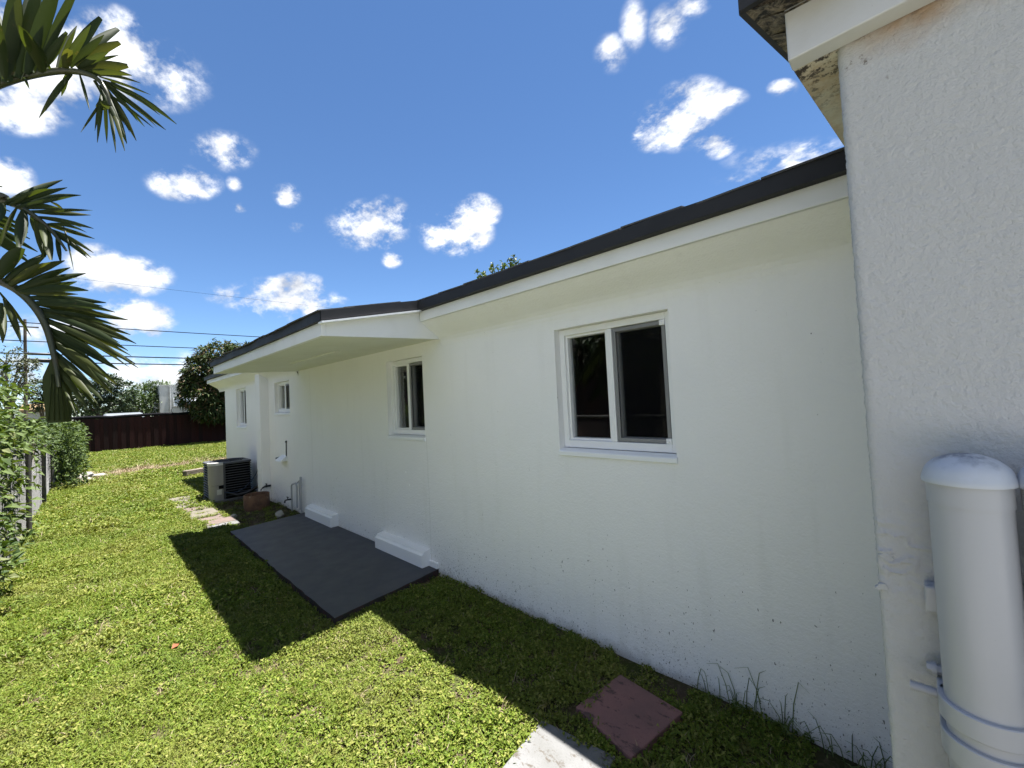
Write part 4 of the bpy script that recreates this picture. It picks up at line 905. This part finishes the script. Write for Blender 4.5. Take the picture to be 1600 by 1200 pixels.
def frond(rach, Y, leaves, r0, r1, lab=None):
    pts = [Vector(crn)] + [aty(u, v, yy) for (u, v, yy) in rach]
    n = len(pts); fine = []
    for i in range(n - 1):
        p0, p1_, p2_, p3 = pts[max(i - 1, 0)], pts[i], pts[i + 1], pts[min(i + 2, n - 1)]
        for k in range(4):
            t = k / 4; fine.append(.5 * ((2 * p1_) + (p2_ - p0) * t + (2 * p0 - 5 * p1_ + 4 * p2_ - p3) * t * t + (3 * p1_ - p0 - 3 * p2_ + p3) * t ** 3))
    fine.append(pts[-1])
    m = MB(); m.tube(fine, [r0 + (r1 - r0) * i / (len(fine) - 1) for i in range(len(fine))], 7); F = m.build('frond', PALMR.m, PT, smooth=60, label=lab)
    for lf in leaves:
        (u0, v0, u1, v1, wpx) = lf[:5]; tip = lf[5] if len(lf) > 5 else .10
        # base sits on the rachis: nearest point of the rachis in 3-D
        b0 = aty(u0, v0, Y); near = min(fine, key=lambda p: (p - b0).length); b0 = b0.lerp(near, .35)
        e = aty(u1, v1, Y + rnd.uniform(-.14, .10))
        dep = (RW.T @ np.array([b0.x, b0.y, b0.z - EYE]))[2]
        blade(b0, e, wpx * dep / FPX * .78, sag=rnd.uniform(.0, .07), tip=tip, twist=rnd.uniform(-.7, .7)).build('leaflet', PALM.m, F, smooth=180)
        if math.hypot(u1 - u0, v1 - v0) > 55 and wpx > 6:
            j = lambda k: rnd.uniform(-k, k)
            e2 = aty(u1 + j(9), v1 + j(9), Y + rnd.uniform(-.3, -.02) * .5); b2 = aty(u0 + j(5), v0 + j(5), Y); b2 = b2.lerp(near, .4)
            blade(b2, b2.lerp(e2, rnd.uniform(.75, .98)), wpx * dep / FPX * .55, sag=rnd.uniform(0, .09), tip=.06, twist=rnd.uniform(-1.1, 1.1)).build('leaflet', PALM.m, F, smooth=180)
    return F
frond([(-70, 165, 2.05), (-20, 138, 1.95), (30, 121, 1.9), (80, 112, 1.86), (120, 112, 1.84), (150, 122, 1.82), (166, 142, 1.8), (172, 165, 1.8)], 1.85,
 [(-14, 135, -25, -10, 25), (3, 130, -6, 12, 22), (10, 124, 25, -35, 27), (24, 120, 66, -42, 27), (38, 113, 98, -42, 22), (55, 110, 130, -36, 13), (62, 108, 104, 50, 14, .3), (48, 112, 80, 40, 14),
  (88, 108, 120, 40, 10), (95, 108, 158, 28, 17, .45), (108, 100, 184, 44, 17, .5), (118, 100, 187, 66, 16, .45), (122, 104, 186, 86, 7), (128, 110, 200, 103, 20, .3), (135, 116, 206, 118, 14),
  (100, 110, 110, 78, 14, .5), (150, 116, 220, 130, 6), (160, 120, 235, 148, 5), (165, 128, 276, 194, 11), (168, 134, 259, 203, 10), (175, 138, 226, 198, 8), (185, 130, 250, 180, 6),
  (166, 140, 198, 224, 13), (170, 144, 213, 220, 10), (164, 146, 152, 223, 7), (166, 152, 167, 224, 6), (166, 158, 126, 207, 4), (171, 158, 181, 239, 6), (172, 156, 195, 236, 7), (160, 140, 205, 205, 7), (168, 150, 240, 200, 5),
  (126, 116, 140, 172, 5), (140, 172, 168, 162, 16, .5), (113, 118, 61, 184, 9), (34, 122, 46, 139, 5), (150, 128, 195, 210, 8), (108, 116, 96, 150, 8), (80, 112, 50, 60, 8), (70, 112, 30, 40, 20)], .016, .004, 'highest frond with its torn tip drooping at the end')
frond([(-60, 300, 1.95), (0, 313, 1.9), (30, 323, 1.88), (60, 342, 1.86), (85, 366, 1.84), (104, 392, 1.83)], 1.87,
 [(4, 318, 98, 281, 12), (14, 320, 105, 293, 10), (22, 322, 127, 305, 11), (36, 325, 95, 325, 10), (46, 330, 142, 336, 10), (56, 340, 146, 357, 9), (66, 350, 148, 373, 9), (75, 358, 146, 395, 8), (83, 365, 143, 403, 7), (90, 372, 136, 400, 6),
  (38, 328, 29, 386, 17, .3), (50, 335, 60, 372, 13, .3), (58, 342, 70, 402, 15, .3), (73, 355, 80, 406, 14, .3), (90, 372, 95, 412, 7), (24, 326, -4, 388, 7), (112, 350, 115, 422, 3), (0, 316, -8, 350, 15), (98, 308, 101, 330, 5), (10, 320, -2, 300, 14), (64, 348, 72, 385, 10, .3)], .013, .003, 'middle frond spreading level leaflets')
frond([(-80, 430, 2.0), (-30, 430, 1.92), (0, 439, 1.88), (30, 455, 1.86), (55, 480, 1.84), (72, 510, 1.83), (82, 545, 1.82), (88, 575, 1.81), (92, 605, 1.8)], 1.84,
 [(-12, 432, 36, 388, 22, .3), (2, 438, 76, 393, 17), (10, 444, 101, 407, 17), (20, 450, 134, 427, 16), (30, 456, 138, 454, 15), (40, 465, 166, 473, 15), (46, 472, 201, 500, 15), (52, 480, 204, 523, 14), (58, 488, 213, 537, 14), (63, 495, 211, 568, 15),
  (67, 502, 216, 575, 11), (70, 510, 187, 579, 15), (73, 520, 183, 601, 14), (76, 530, 178, 616, 13), (79, 540, 175, 605, 13), (81, 550, 161, 626, 14), (83, 560, 150, 637, 13), (86, 572, 138, 642, 10), (50, 476, 180, 488, 12), (60, 492, 200, 548, 12), (66, 500, 205, 556, 10),
  (90, 570, 112, 640, 4), (92, 590, 118, 646, 4), (92, 596, 127, 652, 3), (34, 460, 120, 440, 14), (25, 453, 110, 418, 14), (78, 536, 165, 590, 12),
  (-10, 470, 33, 536, 11), (-14, 460, 49, 526, 6), (-18, 480, 4, 536, 13)], .016, .005, 'lowest big frond arching down with leaflets combed to the right')
FB = [o for o in bpy.data.objects if o.name.startswith('frond')][-1]
ta = aty(87, 560, 1.81); tb = aty(93, 660, 1.81)
m = blade(ta, tb, .058, 0, tip=.82, seg=7, base=.32)
for q_ in (-.9, -.45, 0, .45, .9):
    m.tube([ta.lerp(tb, .25) + Vector((.018 * q_ * .6, 0, 0)), ta.lerp(tb, .97) + Vector((.024 * q_, 0, 0))], .0016, 4)
m.build('leaflet', PALM.m, FB, smooth=180, label='broad undivided leaflet at the hanging tip')
# rest of the crown, left of the frame
for k, (azd, elv, L_) in enumerate(((100, 55, 1.3), (150, 30, 1.5), (180, 60, 1.4), (210, 20, 1.5), (245, 45, 1.4), (285, 15, 1.1), (95, 20, 1.4), (130, 65, 1.2), (40, 62, 1.0), (74, 40, 1.5), (86, 62, 1.6))):
    q = math.radians(azd); d0 = Vector((math.cos(q), math.sin(q), 0)); pts = []; mb = MB()
    for i in range(9):
        t = i / 8; pts.append(crn + d0 * L_ * t * (1 - .15 * t) + Vector((0, 0, math.tan(math.radians(elv)) * .5 * t * L_ - .9 * t * t * L_ * .8)))
    m = MB(); m.tube(pts, [.016 - .013 * i / 8 for i in range(9)], 6); F = m.build('frond', PALMR.m, PT, smooth=60)
    sd_ = d0.cross(Vector((0, 0, 1)))
    for i in range(26):
        t = .2 + .8 * i / 26; j = min(7, int(t * 8)); p = pts[j].lerp(pts[j + 1], t * 8 - j); tg = (pts[j + 1] - pts[j]).normalized()
        for sg in (1, -1):
            e = p + (tg * .6 + sd_ * sg * .9 + Vector((0, 0, -.35 + rnd.uniform(-.2, .3)))).normalized() * .42 * (1 - .5 * abs(t - .5))
            b_ = blade(p, e, .035, .05, seg=3); mb.add(b_.v, b_.f)
    mb.build('leaflets', PALM.m, F, smooth=180)
# ------------------------------------------------------------------ weeds
def weed(px, py, hgt, n, lab, seed):
    r = random.Random(seed); b = atz(px, py, 0); b.x = min(b.x, 2.26)
    m = MB()
    for k in range(n):
        q = r.uniform(0, 6.28); d = Vector((math.cos(q), math.sin(q), 0)); d.x -= .25; hh_ = hgt * r.uniform(.45, 1.1); o_ = b + Vector((r.uniform(-.03, .03), r.uniform(-.05, .05), -.01))
        pts = [o_, o_ + Vector((0, 0, hh_ * .5)) + d * hh_ * .10, o_ + Vector((0, 0, hh_ * .9)) + d * hh_ * .30, o_ + Vector((0, 0, hh_ * (1.0 if k % 3 else .78))) + d * hh_ * .62]
        for p in pts: p.x = min(p.x, 2.29)
        m.tube(pts, [.0022, .002, .0016, .0006], 4, False)
        for _ in range(2):
            t = r.uniform(.1, .7); p = pts[0].lerp(pts[1], t); dd = Vector((r.uniform(-1, .1), r.uniform(-1, 1), r.uniform(.1, .9))).normalized(); leaf(m, p, dd, Vector((0, 0, 1)), hh_ * .28, .007, .2, .3)
    tag(m.build('grass_weed', WEED.m), lab, 'weed', 'tall weeds along the wall foot')
for i, (px, py, h_, n_, lab) in enumerate(((1112, 1068, .16, 3, 'farthest sparse tall weed at the wall foot, level with the red paver'), (1150, 1088, .24, 6, 'bushy tall weed with bent stems, second from the far end of the wall foot'), (1188, 1108, .26, 5, 'tall weed with a hooked stem in the middle of the wall foot'),
        (1222, 1135, .26, 5, 'tall weed with long arching blades right of the hooked one'), (1250, 1155, .12, 5, 'short thick weed clump low on the wall foot'), (1288, 1178, .15, 4, 'thin short weed near the wing corner'), (1345, 1198, .16, 6, 'nearest weed clump by the wing corner'), (1365, 1200, .13, 5, 'last small weed touching the wing corner'))):
    weed(px, py, h_, n_, lab, 20 + i)
RWd = thing('roof_weed', 'small bright green plant sprouting above the main roof edge', 'plant', (2.22, 2.35, 2.55))
m = MB(); fl_ = MB()
for k in range(16):
    y_ = 1.93 + .44 * k / 15 + rnd.uniform(-.02, .02); b = Vector((2.10 + rnd.uniform(-.05, .06), y_, 2.525)); t = b + Vector((rnd.uniform(-.05, .02), rnd.uniform(-.05, .05), .03 + rnd.uniform(0, .04) + .012 * math.sin(k)))
    m.tube([b, t], .003, 4)
    for _ in range(9): leaf(fl_, b.lerp(t, rnd.uniform(.3, 1)), rv(), Vector((0, 0, 1)), .033, .021)
m.build('stem', WEED.m, RWd); fl_.build('foliage', HEDGE.m, RWd)
m = MB(); p = atz(268, 1014, .035); leaf(m, p, Vector((.8, .5, .15)).normalized(), Vector((.1, -.3, 1)).normalized(), .055, .04, .3, .1)
tag(m.build('fallen_leaf', ORANGE.m), 'single orange dead leaf lying on the sunlit lawn', 'leaf')

# ------------------------------------------------------------------ lawn (scattered tufts)
TC = bpy.data.collections.new('tuft_sources')
def tuft(seed, n, rad, hmin, hmax, lmin, lmax, wd, grass=0, mat=None, flat=0.):
    r = random.Random(seed); m = MB()
    for k in range(n):
        q = r.uniform(0, 6.28); rr = rad * math.sqrt(r.random()); o = Vector((rr * math.cos(q), rr * math.sin(q), r.uniform(hmin, hmax)))
        d = Vector((r.uniform(-1, 1), r.uniform(-1, 1), r.uniform(-.15, .55))).normalized()
        leaf(m, o, d, (Vector((0, 0, 1)) + rv(r) * .7).normalized(), r.uniform(lmin, lmax), r.uniform(lmin, lmax) * wd, .2, r.uniform(0, .35))
    for k in range(grass):
        q = r.uniform(0, 6.28); rr = rad * math.sqrt(r.random()); o = Vector((rr * math.cos(q), rr * math.sin(q), 0)); q = r.uniform(0, 6.28)
        d = Vector((math.cos(q), math.sin(q), r.uniform(.7, 1.8))).normalized(); ln = r.uniform(.035, .075); w_ = r.uniform(.0025, .0045)
        s_ = d.cross(Vector((0, 0, 1))).normalized() * w_ / 2; b1 = o + d * ln * .55; e = o + d * ln + Vector((d.x, d.y, -.9)) * ln * .25
        m.add([o - s_, o + s_, b1 - s_, b1 + s_, e], [(0, 1, 3, 2), (2, 3, 4)])
    me = bpy.data.meshes.new('lawn_tuft'); me.from_pydata(m.v, [], m.f); me.materials.append(mat or LAWN.m)
    o = bpy.data.objects.new('lawn_tuft', me); TC.objects.link(o); return o
for i in range(4): tuft(i, 40, .055, .004, .030, .013, .030, .66, 3)
for i in range(4): tuft(10 + i, 16, .055, .002, .02, .010, .02, .5, 34)
for i in range(2): tuft(20 + i, 12, .05, .002, .010, .012, .028, .45, 3, DRYL.m)
for i in range(2): tuft(30 + i, 22, .06, .001, .012, .012, .035, .5, 0, DARKL.m)
def fbm(x, y, s, seed):
    g_ = np.random.default_rng(seed); v = 0; a = 1
    for o_ in range(4):
        ph = g_.uniform(0, 6.28, 6); an = g_.uniform(0, 6.28, 3)
        for k in range(3):
            v = v + a * np.sin((x * np.cos(an[k]) + y * np.sin(an[k])) * s * 2 ** o_ * (1 + .2 * k) + ph[k] + 1.3 * np.sin((y * np.cos(an[k]) - x * np.sin(an[k])) * s * 2 ** o_ * .7 + ph[k + 3]))
        a *= .6
    return v / 3
pts, rot, scl, idx = [], [], [], []
def inq(x, y, quad):
    ins = np.ones(len(x), bool)
    sgn = 0
    for i in range(4):
        a_, b_ = quad[i], quad[(i + 1) % 4]; cr = (b_[0] - a_[0]) * (y - a_[1]) - (b_[1] - a_[1]) * (x - a_[0])
        if i == 0: sgn = np.sign(np.median(cr)) or 1
    ok1 = np.ones(len(x), bool); ok2 = np.ones(len(x), bool)
    for i in range(4):
        a_, b_ = quad[i], quad[(i + 1) % 4]; cr = (b_[0] - a_[0]) * (y - a_[1]) - (b_[1] - a_[1]) * (x - a_[0]); ok1 &= cr > .0; ok2 &= cr < .0
    return ok1 | ok2
quads = [[(v.co.x, v.co.y) for v in o.data.vertices[:4]] for o in bpy.data.objects if o.type == 'MESH' and (o.name.startswith('paver') or o.name.startswith('path_paver'))]
def scatter(x0, x1, y0, y1, dens, s0, s1):
    n = int((x1 - x0) * (y1 - y0) * dens); x = NR.uniform(x0, x1, n); y = NR.uniform(y0, y1, n)
    ok = (x < 2.285) | (y > 11.95)
    ok &= ~((x > 1.255) & (x < 2.3) & (y > 3.23) & (y < 6.63))
    for qd in quads:
        c_ = np.mean(qd, axis=0); qq = [tuple(c_ + (np.array(p) - c_) * .93) for p in qd]; ok &= ~inq(x, y, qq)
    ok &= ~((x > 1.5) & (x < 2.22) & (y > 9.08) & (y < 9.9))
    bare = (x > 1.52 + .10 * fbm(x, y, 2., 3)) & (y > 6.4) & (y < 9.4) & (x < 2.3)
    straw = np.exp(-((y - 16.8 - .35 * (x - 1) - .5 * fbm(x, y, .9, 4)) / 1.25) ** 2) * (x > -.3) * (x < 4.2)
    f = fbm(x, y, 1.6, 5); f2 = fbm(x, y, 3.2, 6); f3 = fbm(x, y, 1.1, 9)
    u = NR.uniform(0, 1, n)
    thin = np.clip(.93 - .55 * np.clip(f2 - .35, 0, 1) * 1.2, .3, 1); thin = np.where((x > 1.3) & (y < 3.3), thin * .88, thin)
    ok &= u < thin
    id_ = np.where(NR.uniform(0, 1, n) < np.clip(.55 + .42 * f3 + .25 * (x > .8), .1, .97), NR.integers(0, 4, n), NR.integers(4, 8, n))
    v = NR.uniform(0, 1, n)
    id_ = np.where(v < .05 + .16 * np.clip(f, 0, 1) + .07 * (x > .7) * (y < 3.6), NR.integers(8, 10, n), id_)
    id_ = np.where(NR.uniform(0, 1, n) < straw * .95, 8 + NR.integers(0, 2, n), id_)
    id_ = np.where(bare & (NR.uniform(0, 1, n) < .8), NR.integers(10, 12, n), id_); ok &= ~(bare & (NR.uniform(0, 1, n) < .45))
    near = (x > 2.2) & (y < 3.2)
    s = NR.uniform(s0, s1, n) * np.where(f > .4, 1.1, 1) * np.where(bare, .8, 1)
    z = np.array([lump(a, b) for a, b in zip(x, y)]) - .008
    k = np.nonzero(ok)[0]
    for i in k:
        pts.append((x[i], y[i], z[i])); scl.append((s[i], s[i], s[i] * NR.uniform(.8, 1.5))); idx.append(int(id_[i])); rot.append((NR.uniform(-.15, .15), NR.uniform(-.15, .15), NR.uniform(0, 6.28)))
scatter(-.9, 2.28, .45, 4.2, 880, .58, .95)
scatter(-1.1, 2.28, 4.2, 8.5, 560, .8, 1.3)
scatter(-1.1, 2.28, 8.5, 14, 230, 1.3, 2.0)
scatter(-1.0, 8.0, 14, 27.45, 110, 1.8, 2.7)
me = bpy.data.meshes.new('lawn'); me.from_pydata(pts, [], [])
for nm, dt in (('rot', rot), ('scl', scl)):
    at_ = me.attributes.new(nm, 'FLOAT_VECTOR', 'POINT'); at_.data.foreach_set('vector', np.array(dt, np.float32).ravel())
at_ = me.attributes.new('idx', 'INT', 'POINT'); at_.data.foreach_set('value', np.array(idx, np.int32))
LW = link('lawn', me); LW['kind'] = 'stuff'; LW['label'] = 'short sunlit green lawn of clover-like leaves and grass'; LW['category'] = 'grass'
ng = bpy.data.node_groups.new('lawn_scatter', 'GeometryNodeTree')
ng.interface.new_socket('Geometry', in_out='INPUT', socket_type='NodeSocketGeometry'); ng.interface.new_socket('Geometry', in_out='OUTPUT', socket_type='NodeSocketGeometry')
gi = ng.nodes.new('NodeGroupInput'); go = ng.nodes.new('NodeGroupOutput'); ip = ng.nodes.new('GeometryNodeInstanceOnPoints'); ci = ng.nodes.new('GeometryNodeCollectionInfo')
ci.inputs['Collection'].default_value = TC; ci.inputs['Separate Children'].default_value = True; ci.inputs['Reset Children'].default_value = True
def na(nm, dt):
    n_ = ng.nodes.new('GeometryNodeInputNamedAttribute'); n_.data_type = dt; n_.inputs['Name'].default_value = nm; return n_.outputs[0]
e2r = ng.nodes.new('FunctionNodeEulerToRotation'); ng.links.new(na('rot', 'FLOAT_VECTOR'), e2r.inputs[0])
ng.links.new(gi.outputs[0], ip.inputs['Points']); ng.links.new(ci.outputs[0], ip.inputs['Instance']); ip.inputs['Pick Instance'].default_value = True
ng.links.new(na('idx', 'INT'), ip.inputs['Instance Index']); ng.links.new(e2r.outputs[0], ip.inputs['Rotation']); ng.links.new(na('scl', 'FLOAT_VECTOR'), ip.inputs['Scale'])
ng.links.new(ip.outputs[0], go.inputs[0])
md = LW.modifiers.new('scatter', 'NODES'); md.node_group = ng
print('tufts', len(pts))
